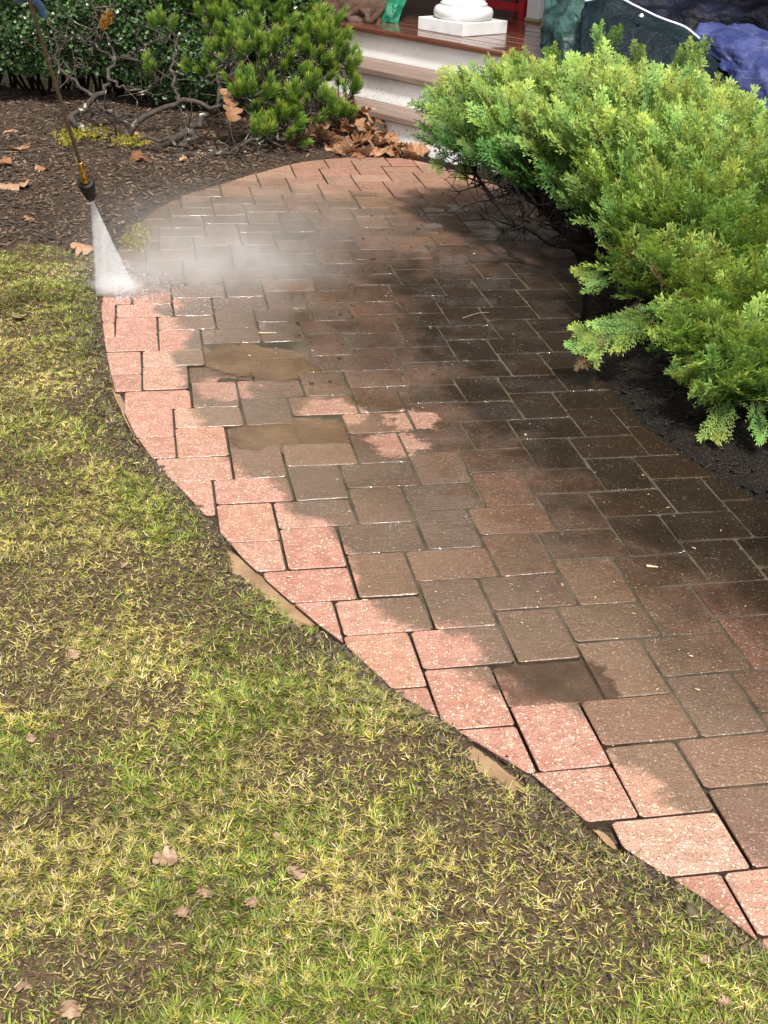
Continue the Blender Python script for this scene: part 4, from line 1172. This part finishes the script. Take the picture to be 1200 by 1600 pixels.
# ------------------------------------------------------------------ bark mulch and litter
def chip_material():
    a = NT('bark_chip'); c = a.n('Attribute', attribute_name='Col').outputs['Color']
    a.set(Base_Color=c, Roughness=.8, Normal=a.bump(a.noise(a.pos(), 200, 3), .5, .003))
    a.b.inputs['Specular IOR Level'].default_value = .3; return a.m
M_CHIP = chip_material()
BOXV = np.array([(-.5, -.5, -.5), (.5, -.5, -.5), (.42, .5, -.5), (-.35, .5, -.4), (-.42, -.45, .5), (.5, -.4, .45), (.3, .5, .5), (-.45, .42, .4)])
BOXQ = [(0, 3, 2, 1), (4, 5, 6, 7), (0, 1, 5, 4), (1, 2, 6, 5), (2, 3, 7, 6), (3, 0, 4, 7)]
def scatter_chips(name, n0, xr, yr, want, L, cols, label, seed, edge=.01, lift=.0):
    r = np.random.default_rng(seed)
    x = r.uniform(*xr, n0); y = r.uniform(*yr, n0); s = path_sd(x, y); zn = zone(x, y)
    ok = (zn == want) & (s > edge); x, y, s = x[ok], y[ok], s[ok]; n = len(x)
    z = ground_z(x, y, s) + r.uniform(-.002, .008, n) + lift
    az = r.uniform(0, 6.3, n); el = r.normal(0, .28, n)
    f = np.stack([np.cos(az) * np.cos(el), np.sin(az) * np.cos(el), np.sin(el)], 1)
    nr = unit(np.array([0, 0, 1.]) + .45 * r.standard_normal((n, 3)))
    V = BOXV; S3 = np.stack([r.uniform(.16, .34, n), np.ones(n), r.uniform(.07, .16, n)], 1)
    R = rotmats(f, nr) * S3[:, None, :]
    cols = np.array(cols); C = cols[r.integers(0, len(cols), n)] * r.uniform(.6, 1.35, (n, 1))
    a = Acc(); instance(a, V, BOXQ, None, R, np.stack([x, y, z], 1), r.uniform(*L, n) , np.repeat(C[:, None], 8, 1))
    o = mk(name, a, M_CHIP); tag(o, label, 'mulch', None, 'stuff')
scatter_chips('bark_mulch', 30000, (-3.4, .3), (4.9, 8.2), 1, (.014, .040), [(.072, .048, .032), (.048, .032, .022), (.03, .021, .015), (.095, .064, .042), (.15, .10, .065)],
              'dark brown bark mulch covering the bed below the shrubs', 3)
scatter_chips('shaded_mulch', 8000, (.5, 2.3), (2.2, 6.2), 2, (.012, .034), [(.014, .010, .0075), (.022, .016, .011), (.010, .0075, .0055)],  # chip colours blackened to paint in the shade below the bush
              'mulch under the juniper, blackened to stand for its shade', 4)
def edge_soil():
    r = np.random.default_rng(61); n0 = 60000
    y = r.uniform(1.1, 5.0, n0); x = xleft(y) - r.exponential(.05, n0) + .02
    s = path_sd(x, y); ok = (zone(x, y) == 0) & (s > -.006) & (s < .16) & (r.random(n0) < .25 + .6 * fbm(x * 6, y * 6)); x, y, s = x[ok][:9000], y[ok][:9000], s[ok][:9000]
    for A, B in GUT:
        far_ = seg_dist(np.stack([x, y], 1), A, B) > .034; x, y, s = x[far_], y[far_], s[far_]
    n = len(x)
    z = np.maximum(ground_z(x, y, s), -.012) + .001
    f = unit(r.standard_normal((n, 3)) * np.array([1, 1, .4])); R = rotmats(f, unit(np.array([0, 0, 1.]) + .5 * r.standard_normal((n, 3)))) * np.stack([r.uniform(.5, 1, n), np.ones(n), r.uniform(.4, .8, n)], 1)[:, None, :]
    C = np.array([.075, .055, .036]) * r.uniform(.4, 1.4, (n, 1))
    a = Acc(); instance(a, BOXV, BOXQ, None, R, np.stack([x, y, z], 1), r.lognormal(math.log(.006), .5, n), np.repeat(C[:, None], 8, 1))
    o = mk('soil_crumbs', a, M_CHIP); tag(o, 'crumbly dark soil splashed along the lawn edge of the pavers', 'soil', None, 'stuff')
edge_soil()
def moss():
    r = np.random.default_rng(8); a = Acc()
    for (u, v, w, h, n) in ((135, 208, 38, 9, 1400), (105, 218, 14, 9, 500), (205, 220, 30, 8, 1100), (215, 372, 16, 16, 500), (198, 378, 10, 6, 300)):
        uu = u + w * r.standard_normal(n) * .5; vv = v + h * r.standard_normal(n) * .5
        hz = .09 if v < 300 else .012
        P = np.array([gnd(a_, b_, hz * r.random()) for a_, b_ in zip(uu, vv)])
        F = unit(r.standard_normal((n, 3)) + np.array([0, -.1, 1.0])); N = r.standard_normal((n, 3))
        V = np.array([(-.35, 0, 0), (.35, 0, 0), (0, 1, 0)]); 
        C = np.array([.26, .22, .030]) * r.uniform(.5, 1.3, (n, 1))
        instance(a, V, None, [(0, 1, 2)], rotmats(F, N), P, r.uniform(.008, .018, n), np.repeat(C[:, None], 3, 1))
    o = mk('moss', a, M_GRASS); tag(o, 'yellow green moss on the pine roots and walkway edge', 'moss', None, 'stuff')
moss()

# ------------------------------------------------------------------ fallen oak leaves
def leaf_material():
    a = NT('dry_oak_leaf'); p = a.pos()
    r = a.n('ObjectInfo').outputs['Random']
    c = a.ramp(r, [(0, (.24, .105, .05)), (.25, (.34, .18, .095)), (.45, (.19, .085, .045)), (.65, (.42, .26, .15)), (.85, (.28, .135, .07)), (1, (.46, .32, .21))])
    c = a.mix(a.mapr(a.noise(p, 70, 3), .35, .7, 0, .6), c, a.mix(1., c, (.55, .5, .45), 'MULTIPLY'))
    a.set(Base_Color=c, Roughness=.6); a.b.inputs['Specular IOR Level'].default_value = .3
    tr = a.n('BsdfTranslucent'); a.l(c, tr.inputs[0]); mx = a.n('MixShader'); mx.inputs[0].default_value = .22
    a.l(a.b.outputs[0], mx.inputs[1]); a.l(tr.outputs[0], mx.inputs[2]); a.l(mx.outputs[0], a.out.inputs[0])
    return a.m
M_LEAF = leaf_material()
def leaf_mesh(seed, mat=None):
    r = np.random.default_rng(seed); n = 17; V = []; ph = r.uniform(-.3, .3); ca = r.uniform(.15, .9) * r.choice([-1, 1]); cb = r.uniform(-.8, .9); tw = r.uniform(-.8, .8)
    for i in range(n):
        t = i / (n - 1)
        w = .30 * math.sin(math.pi * min(1, t * .93 + .05)) ** .75 * (1 + .62 * math.sin(2 * math.pi * (3.4 * t + .45) + ph)) + .012
        sw = .06 * math.sin(5 * t)
        for s in (-1, -.5, 0, .5, 1):
            xx = s * w * r.uniform(.88, 1.1) + sw
            zz = ca * abs(xx) ** 1.6 * 1.3 + cb * (t - .45) ** 2 * .8 + tw * xx * (t - .5) + .02 * r.standard_normal() + .03
            V.append((xx, t - .5 + abs(s) * .06 * math.cos(2 * math.pi * 3.4 * t), zz))
    F = [(i * 5 + j, i * 5 + j + 1, (i + 1) * 5 + j + 1, (i + 1) * 5 + j) for i in range(n - 1) for j in range(4)]
    k = len(V); V += [(-.008, -.5, .03), (.008, -.5, .03), (.006, -.72, .06), (-.006, -.72, .06)]; F.append((k, k + 1, k + 2, k + 3))
    me = bpy.data.meshes.new('oak_leaf'); me.from_pydata(V, [], F); me.update(); me.materials.append(mat or M_LEAF)
    for p in me.polygons: p.use_smooth = True
    return me
M_PALELEAF = simple('pale_leaf', (.30, .20, .125), .65, noise=((.16, .095, .055), 90.))
LEAVES = [leaf_mesh(s) for s in range(9)] + [leaf_mesh(s, M_PALELEAF) for s in range(20, 25)]
def leaf(pos, size, rot, label, group, var=None):
    o = link_mesh('oak_leaf', LEAVES[var if var is not None else random.randrange(9)])
    o.location = pos; o.scale = (size,) * 3; o.rotation_euler = rot
    tag(o, label, 'leaf', group)
    return o
def leaf_px(u, v, size, label, group='fallen leaves on the mulch', lift=.012, rot=None, var=None):
    g = gnd(u, v); z = float(ground_z(np.array([g[0]]), np.array([g[1]]))[0])
    g = gnd(u, v, max(z, 0))
    leaf((g[0], g[1], max(z, -.002) + lift), size, rot or (random.uniform(-.3, .3), random.uniform(-.3, .3), random.uniform(0, 6.3)), label, group, var)
for (u, v, s, lab) in ((22, 293, .15, 'large pale brown leaf on mulch at the far left'), (30, 236, .13, 'orange brown leaf on mulch left of the lance'),
                       (18, 207, .11, 'brown leaf on mulch at the foot of the hedge, leftmost'), (66, 266, .07, 'small tan leaf on mulch beside the lance'),
                       (5, 258, .09, 'cream leaf scrap on mulch at the photo edge'), (48, 345, .06, 'small orange leaf on mulch above the lawn'),
                       (217, 250, .15, 'bright orange brown leaf under the pine branches'), (213, 210, .13, 'pinkish leaf among the pine roots'), (288, 254, .06, 'small orange leaf below the pine branch'),
                       (325, 245, .13, 'rust brown leaf lying under the lowest pine branch'), (130, 388, .10, 'long pinkish leaf on the border between mulch and lawn'), (225, 222, .11, 'curled pale leaf behind the mossy root'),
                       (420, 220, .10, 'yellowish leaf under the pine foliage'), (455, 232, .09, 'tan leaf beside the pine near the path end')):
    leaf_px(u, v, s, lab)
for (u, v, dep, s, lab, rot) in ((360, 172, 6.78, .13, 'orange brown leaf caught upright in the pine branches', (1.2, .3, .6)), (368, 127, 6.85, .10, 'brown leaf lodged high in the pine', (.9, .5, 2.)),
                                 (352, 150, 6.8, .09, 'small orange leaf wedged below another in the pine', (1.3, -.3, 1.)), (162, 88, 6.95, .0, '', None)):
    if s: leaf(tuple(at(u, v, dep)), s, rot, lab, 'leaves caught in the pine')
for (u, v, s, lab) in ((32, 502, .07, 'pale tan holed leaf on lawn left of the spray'), (258, 1350, .042, 'cream and pink curled leaf on lawn'), (285, 1432, .028, 'small pinkish leaf on lawn below the curled one'),
                       (48, 1160, .024, 'orange leaf on lawn at the left edge'), (90, 1330, .020, 'whitish leaf scrap on lawn at left'), (345, 1243, .024, 'pink leaf scrap on lawn'), (393, 1418, .022, 'flat pink leaf on lawn'),
                       (322, 1400, .030, 'yellow leaf scrap on lawn'), (460, 1372, .035, 'faint tan leaf scrap on lawn right of the pink leaf'), (440, 1312, .03, 'grey leaf scrap on lawn'), (40, 1545, .030, 'brown leaf on bare soil at the bottom left'),
                       (110, 1582, .036, 'long curled dead leaf at the bottom left'), (1130, 1575, .022, 'orange leaf scrap on lawn at the bottom right'), (1100, 1508, .022, 'tiny orange leaf scrap near the walkway corner'), (115, 1030, .03, 'brown leaf fragment on lawn'),
                       (195, 890, .02, 'tiny white leaf fragment on lawn'), (80, 600, .03, 'reddish leaf fragment on lawn below the holed leaf')):
    leaf_px(u, v, s, lab, 'fallen leaves on the lawn', .010, None, random.randrange(9, 14))
# drift of leaves at the foot of the steps
def drift():
    r = random.Random(4); n = 0
    while n < 150:
        s = r.uniform(-6.15, -5.02); d = r.uniform(4.66, 5.06)
        f = (d - 4.66) / .40
        hmax = .23 * f ** 1.3 * min(1, max(.12, (-5.05 - s) / .55))
        p = sp(s, d, 0)
        sdv = float(path_sd(np.array([p[0]]), np.array([p[1]]))[0])
        if sdv < .0: continue
        z = max(.012, hmax * r.uniform(.35, 1.0)) + .012
        leaf((p[0], p[1], z), r.uniform(.07, .125), (r.uniform(-.9, .9), r.uniform(-.9, .9), r.uniform(0, 6.3)), 'dry brown oak leaf in the drift heaped at the foot of the steps', 'leaf drift by the steps')
        n += 1
drift()

# ------------------------------------------------------------------ loose dirt on the wet pavers
def crumbs():
    r = np.random.default_rng(6); a = Acc(); n = 420
    uu = 430 + 420 * r.beta(2, 2.4, n); vv = 300 + 330 * r.beta(1.6, 2.6, n)
    P = np.array([gnd(u, v) for u, v in zip(uu, vv)]); s = path_sd(P[:, 0], P[:, 1]); P = P[s < -.03]; n = len(P)
    P[:, 2] = .0025
    f = unit(np.c_[r.standard_normal((n, 2)), np.zeros(n)])
    R = rotmats(f, np.tile([0, 0, 1.], (n, 1))) * np.stack([r.uniform(.5, 1, n), np.ones(n), r.uniform(.25, .5, n)], 1)[:, None, :]
    instance(a, BOXV, BOXQ, None, R, P, r.lognormal(math.log(.0048), .5, n), np.repeat((np.array([.03, .024, .018]) * r.uniform(.6, 1.5, (n, 1)))[:, None], 8, 1))
    n = 320; uu = r.uniform(300, 1190, n); vv = r.uniform(430, 1180, n)
    P = np.array([gnd(u, v) for u, v in zip(uu, vv)]); s = path_sd(P[:, 0], P[:, 1]); P = P[s < -.03]; n = len(P); P[:, 2] = .0025
    f = unit(np.c_[r.standard_normal((n, 2)), np.zeros(n)])
    R = rotmats(f, np.tile([0, 0, 1.], (n, 1))) * np.stack([r.uniform(.15, .6, n), np.ones(n), r.uniform(.1, .3, n)], 1)[:, None, :]
    instance(a, BOXV, BOXQ, None, R, P, r.lognormal(math.log(.0045), .45, n), np.repeat((np.array([.38, .30, .20]) * r.uniform(.4, 1.3, (n, 1)))[:, None], 8, 1))
    o = mk('dirt_crumbs', a, M_CHIP); tag(o, 'dark crumbs of soil and pale grit strewn over the wet pavers', 'dirt', None, 'stuff')
crumbs()
def twig(pts, rad_, label, mat, z=.012):
    P = np.array([gnd(u, v, z) for u, v in pts]); P = curve(P, 12)
    a = Acc(); tube(a, P, np.linspace(rad_, rad_ * .5, 12), 5); o = mk('twig', a, mat, None, True, loc=tuple(P[0])); tag(o, label, 'twig', 'twigs lying about')
M_TWIG = simple('dry_twig', (.16, .10, .07), .8, noise=((.09, .06, .045), 40.))
M_STRAW = simple('dry_straw', (.42, .34, .22), .8)
twig([(38, 907), (90, 906), (142, 908)], .0022, 'thin brown twig lying flat on the lawn', M_TWIG, .02)
twig([(840, 1312), (880, 1335), (930, 1372)], .0018, 'thin dark curved stem on lawn by the orange paver', M_TWIG, .022)
twig([(723, 497), (745, 490), (765, 488)], .003, 'short dark twig lying on the pavers', M_TWIG, .004)
twig([(1010, 884), (1028, 886)], .004, 'pale flake lying on the dark wet pavers', M_STRAW, .003)
twig([(404, 520), (432, 520)], .003, 'pale straw lying on the wet pavers', M_STRAW, .003)
twig([(0, 238), (40, 236), (80, 229)], .004, 'long pale twig lying on the mulch', M_TWIG, .03)

# ------------------------------------------------------------------ pressure washer lance
TIP = at(142, 309, 4.40); HAND = at(46, 0, 3.5)
LD = unit(HAND - TIP)
M_STEEL = simple('weathered_steel', (.24, .21, .15), .42, .75, noise=((.13, .11, .075), 30.))
M_BRASS = simple('brass', (.62, .42, .13), .28, 1., noise=((.5, .30, .09), 40.))
M_BLACK = simple('black_rubber', (.008, .008, .009), .6, 0., .25)
lance = empty('spray_lance', tuple(TIP)); tag(lance, 'thin steel pressure washer lance with brass fittings and black nozzle', 'lance')
def lp(name, prof, mat, sides=20):
    a = Acc(); lathe(a, (0, 0, 0), LD, prof, sides); return mk(name, a, mat, lance, True)
LEN = float(np.linalg.norm(HAND - TIP))
nz = lp('nozzle', [(.0, .008), (0, .0155), (.004, .0175), (.03, .0225), (.085, .0300), (.097, .0300), (.1, .026), (.1, .012)], M_BLACK)
lp('brass_fitting', [(.098, .016), (.108, .018), (.112, .018), (.116, .012), (.128, .0125), (.130, .015), (.140, .015), (.142, .0115), (.165, .0115), (.167, .0135), (.176, .0135), (.178, .0105), (.205, .0105), (.208, .0085)], M_BRASS, 12)
lp('tube', [(.2, .0062), (LEN - .02, .0062), (LEN + .25, .0062)], M_STEEL, 14)
lp('coupling', [(LEN * .72, .0064), (LEN * .72 + .004, .0085), (LEN * .72 + .03, .0085), (LEN * .72 + .034, .0064)], M_STEEL, 12)
lp('grip', [(LEN + .10, .012), (LEN + .11, .018), (LEN + .26, .018), (LEN + .27, .012)], M_BLACK)

# ------------------------------------------------------------------ operator (only a gloved hand reaches into the picture)
M_GLOVE = simple('blue_glove', (.08, .17, .40), .55, noise=((.06, .12, .27), 60.), bump=(150., .3, .003))
M_CLOTH = simple('dark_jacket', (.012, .013, .017), .85, noise=((.02, .021, .026), 30.))
M_JEANS = simple('work_trousers', (.03, .036, .055), .85, noise=((.045, .052, .075), 40.))
M_SKIN = simple('skin', (.45, .27, .19), .5)
def skin_mesh(name, verts, edges, radii, mat, parent, sub=2, root=0):
    me = bpy.data.meshes.new(name); me.from_pydata([tuple(v) for v in verts], edges, []); me.update()
    o = bpy.data.objects.new(name, me); COL.objects.link(o); me.materials.append(mat)
    md = o.modifiers.new('Skin', 'SKIN'); md.use_smooth_shade = True
    me.skin_vertices[0].data.foreach_get
    for i, rr in enumerate(radii):
        sv = me.skin_vertices[0].data[i]; sv.radius = (rr, rr) if not isinstance(rr, tuple) else rr; sv.use_root = (i == root)
    o.modifiers.new('Subdivision', 'SUBSURF').levels = sub; o.modifiers[-1].render_levels = sub
    if parent: o.parent = parent
    return o
def build_person():
    foot = np.array([-1.95, 3.02, 0.0])
    root = empty('person', tuple(foot)); tag(root, 'person whose blue gloved hand grips the lance at the top left corner', 'person')
    off = foot
    # body as one skinned figure: pelvis, spine, head, legs, arms
    side = unit(np.array([.66, -.75, 0])); fwd = unit(np.array([.75, .66, 0])); up = np.array([0, 0, 1.])
    pel = np.array([0, 0, .95]); ch = pel + up * .29 + fwd * .12; nk = pel + up * .49 + fwd * .20; hd = nk + up * .11 + fwd * .03; tp = hd + up * .13 + fwd * .01
    rs = ch + side * .19 + up * .14; ls = ch - side * .19 + up * .14
    wr = HAND + LD * .17 + RT * -.05 + UP * .02 - off
    wr2 = HAND + LD * .36 - off + np.array([-.03, -.02, .02])
    re = (rs + wr) / 2 + np.array([-.02, -.05, -.13]); le = (ls + wr2) / 2 + np.array([-.14, -.06, -.10])
    V = [pel, ch, nk, hd, tp, rs, re, wr, ls, le, wr2]
    E_ = [(0, 1), (1, 2), (2, 3), (3, 4), (1, 5), (5, 6), (6, 7), (1, 8), (8, 9), (9, 10)]
    Rr = [.155, .165, .062, .085, .075, .085, .058, .042, .085, .058, .042]
    for sg in (1, -1):
        h = pel + side * .095 * sg - up * .06; kn = h - up * .43 + fwd * .03; an = kn - up * .38 - fwd * .02; an[2] = .09; te = an + fwd * .15 - up * .045
        k = len(V); V += [h, kn, an, te]; E_ += [(0, k), (k, k + 1), (k + 1, k + 2), (k + 2, k + 3)]; Rr += [.098, .066, .050, .042]
    skin_mesh('body', V, E_, Rr, M_CLOTH, root, 2)
    # gloved hands: palm and five fingers closed on the lance
    def hand(c, wrist, flip, point):
        """c: point on the lance where the palm sits"""
        ax = LD                                           # along the lance, towards the gun
        toc = unit(-ray(46, 0)); sd_ = unit(np.cross(ax, toc)) * flip   # across, in view
        V = []; E_ = []; R_ = []
        palm0 = wrist; palm1 = c + ax * .055 + toc * .020 - sd_ * .012; palm2 = c + ax * .02 + toc * .024 - sd_ * .010
        V += [palm0, (palm0 + palm1) / 2, palm1, palm2]; E_ += [(0, 1), (1, 2), (2, 3)]; R_ += [(.030, .022), (.034, .022), (.040, .017), (.036, .015)]
        for i in range(4):
            s = .062 - i * .027; k = len(V)
            b = c + ax * s + toc * .024 + sd_ * .012
            if i == 3 and point:                           # index finger lies along the lance
                pts = [b, b - ax * .030 + sd_ * .012 - toc * .006, b - ax * .058 + sd_ * .013 - toc * .010, b - ax * .080 + sd_ * .016 - toc * .012]
            else:
                pts = [b, b + sd_ * .022 - toc * .014, b + sd_ * .016 - toc * .040, b - sd_ * .010 - toc * .047]
            V += pts; E_ += [(2 if i < 2 else 3, k), (k, k + 1), (k + 1, k + 2), (k + 2, k + 3)]; R_ += [.0115, .0112, .0105, .0095]
        k = len(V); b = c + ax * .035 + toc * .018 - sd_ * .030
        V += [b, b - ax * .030 - sd_ * .012 - toc * .010, b - ax * .046 + sd_ * .002 - toc * .026, b - ax * .056 + sd_ * .016 - toc * .034]
        E_ += [(1, k), (k, k + 1), (k + 1, k + 2), (k + 2, k + 3)]; R_ += [.0140, .0130, .0120, .0105]
        V = [v - off for v in V]
        return skin_mesh('glove', V, E_, R_, M_GLOVE, root, 2)
    hand(HAND + LD * .022, wr + off, 1, True)
    hand(HAND + LD * .25, wr2 + off, 1, False)
build_person()

# ------------------------------------------------------------------ water spray
def volume(name, density, sharp=None, aniso=.35, color=(1, 1, 1), build=None):
    m = bpy.data.materials.new(name); m.use_nodes = True; t = m.node_tree
    for n in list(t.nodes):
        if n.type == 'BSDF_PRINCIPLED': t.nodes.remove(n)
    a = NT.__new__(NT); a.m = m; a.t = t; a.out = [n for n in t.nodes if n.type == 'OUTPUT_MATERIAL'][0]
    pv = t.nodes.new('ShaderNodeVolumePrincipled'); pv.inputs['Color'].default_value = (*color, 1)
    pv.inputs['Anisotropy'].default_value = aniso
    t.links.new(pv.outputs[0], a.out.inputs['Volume'])
    if build: a.l(build(a), pv.inputs['Density'])
    else: pv.inputs['Density'].default_value = density
    return m
def build_spray():
    hit = gnd(183, 462)
    root = empty('water_spray', tuple(hit)); tag(root, 'white fan of pressurised water and mist where the lance hits the pavers', 'spray')
    hitL = gnd(152, 466); hitR = gnd(213, 464)
    axis = unit(hitR - hitL); dep = np.array([-axis[1], axis[0], 0])
    nozzle = TIP + unit(hit - TIP) * .002
    Lj = float(np.linalg.norm(hit - TIP))
    a = Acc(); n = 14; sides = 20; V = []
    for i in range(n):
        f = i / (n - 1); c = nozzle + (hit + np.array([0, 0, .004]) - nozzle) * f
        rx = .004 + .074 * f; ry = .004 + .020 * f
        for j in range(sides):
            th = 2 * math.pi * j / sides; V.append(c + axis * rx * math.cos(th) + dep * ry * math.sin(th))
    V += [nozzle, hit + np.array([0, 0, .004])]
    q = [(i * sides + j, i * sides + (j + 1) % sides, (i + 1) * sides + (j + 1) % sides, (i + 1) * sides + j) for i in range(n - 1) for j in range(sides)]
    t = [(n * sides, (j + 1) % sides, j) for j in range(sides)] + [(n * sides + 1, (n - 1) * sides + j, (n - 1) * sides + (j + 1) % sides) for j in range(sides)]
    a.add(np.array(V), q, t)
    def dj(nt_):
        p = nt_.pos(); s = nt_.n('SeparateXYZ'); nt_.l(p, s.inputs[0])
        z = s.outputs[2]
        base = nt_.math('DIVIDE', 14., nt_.math('MAXIMUM', nt_.math('SUBTRACT', .46, z), .05))
        st = nt_.noise(nt_.scale(p, (60., 60., 6.)), 1., 2)
        return nt_.math('MULTIPLY', base, nt_.mapr(st, .3, .7, .55, 1.4))
    o = mk('jet', a, volume('jet_water', 20, build=dj, aniso=.35), None, True); o.parent = root; o.location = -root.location
    tag(o, kind='stuff')
    bm = bmesh.new(); bm.from_mesh(o.data); bmesh.ops.recalc_face_normals(bm, faces=bm.faces); bm.to_mesh(o.data); bm.free()
    # fine streaks of water inside the fan
    r = np.random.default_rng(13); n = 1400; f0 = r.random(n) ** .8; f0 = .02 + f0 * .95
    th = r.uniform(0, 2 * math.pi, n); rr = np.sqrt(r.random(n))
    edge = np.where(r.random(n) < .35, .92 + .08 * r.random(n), rr)     # the fan is densest along its right edge
    lx = np.where(r.random(n) < .3, edge * r.uniform(.7, 1, n), (2 * r.random(n) - 1) * .98)
    def pt(f): return nozzle + (hit - nozzle) * f[:, None] + axis * (lx * (.003 + .074 * f))[:, None] + dep * ((rr * np.sin(th)) * (.003 + .018 * f))[:, None]
    p0 = pt(f0); p1 = pt(np.minimum(f0 + r.uniform(.02, .06, n), 1.))
    S8 = np.array([(1, 0, 0), (-1, 0, 0), (0, 0, 1), (0, 0, -1), (0, 1., 0), (0, -1., 0)])
    S8T = [(0, 2, 4), (2, 1, 4), (1, 3, 4), (3, 0, 4), (2, 0, 5), (1, 2, 5), (3, 1, 5), (0, 3, 5)]
    ln = np.linalg.norm(p1 - p0, axis=1) / 2; wd = r.uniform(.0003, .0007, n)
    a = Acc(); instance(a, S8, None, S8T, rotmats(p1 - p0, r.standard_normal((n, 3))) * np.stack([wd, ln, wd], 1)[:, None, :], (p0 + p1) / 2, np.ones(n))
    g = NT('white_water'); g.set(Base_Color=(.93, .94, .95), Roughness=.3)
    tr = g.n('BsdfTranslucent'); tr.inputs[0].default_value = (.93, .94, .95, 1); mx = g.n('MixShader'); mx.inputs[0].default_value = .62
    g.l(g.b.outputs[0], mx.inputs[1]); g.l(tr.outputs[0], mx.inputs[2]); g.l(mx.outputs[0], g.out.inputs[0])
    o = mk('streaks', a, g.m, None, True); o.parent = root; o.location = -root.location; tag(o, kind='stuff')
    # mist: soft ellipsoids with noisy density
    def blob(name, c, rad3, dens, nscale, rot=0., pw=1.5):
        c = np.asarray(c)
        bm = bmesh.new(); bmesh.ops.create_icosphere(bm, subdivisions=3, radius=1.)
        me = bpy.data.meshes.new(name); bm.to_mesh(me); bm.free()
        ob = bpy.data.objects.new(name, me); COL.objects.link(ob); ob.parent = root
        ob.location = Vector(c) - root.location; ob.scale = rad3; ob.rotation_euler = (0, 0, rot)
        def db(nt_):
            tc = nt_.n('TexCoord').outputs['Object']
            ln = nt_.n('VectorMath', operation='LENGTH'); nt_.l(tc, ln.inputs[0])
            fall = nt_.math('POWER', nt_.mapr(ln.outputs['Value'], 1.0, .05, 0, 1, True), pw)
            nn = nt_.noise(nt_.pos(), nscale * 1.3, 5, .65, dist=.8)
            return nt_.math('MULTIPLY', nt_.math('MULTIPLY', fall, nt_.mapr(nn, .32, .68, .15, 1.5)), dens)
        me.materials.append(volume(name, 1, build=db, aniso=.35)); tag(ob, kind='stuff')
    blob('splash', hit + np.array([0, .0, .045]), (.13, .07, .06), 75., 18., 0, 1.5)
    blob('mist', gnd(330, 440) + np.array([0, 0, .075]), (.80, .46, .18), 2.6, 4.)
    blob('mist', gnd(270, 455) + np.array([0, .05, .07]), (.42, .24, .13), 3.4, 6.)
    blob('mist', gnd(380, 400) + np.array([0, .1, .10]), (1.0, .75, .22), 1.1, 3.)
    # droplets thrown off the impact
    r = np.random.default_rng(3); a = Acc(); n = 3200
    an = r.uniform(-1.6, 2.6, n); rr = .04 + .38 * r.random(n) ** 2.2
    P = hit + np.stack([np.cos(an) * rr, np.sin(an) * rr * .7, .16 * r.random(n) ** 2.4 * np.exp(-3 * rr) + .003], 1)
    O = np.array([(1, 0, 0), (-1, 0, 0), (0, 1, 0), (0, -1, 0), (0, 0, 1), (0, 0, -1.)])
    OT = [(0, 2, 4), (2, 1, 4), (1, 3, 4), (3, 0, 4), (2, 0, 5), (1, 2, 5), (3, 1, 5), (0, 3, 5)]
    instance(a, O, None, OT, rotmats(r.standard_normal((n, 3)), r.standard_normal((n, 3))), P, r.uniform(.0006, .0019, n))
    g = NT('water_drop'); g.set(Base_Color=(.95, .96, .97), Roughness=.2); g.b.inputs['IOR'].default_value = 1.33; g.b.inputs['Transmission Weight'].default_value = .6
    o = mk('droplets', a, g.m, None, True); o.parent = root; o.location = -root.location; tag(o, kind='stuff')
build_spray()
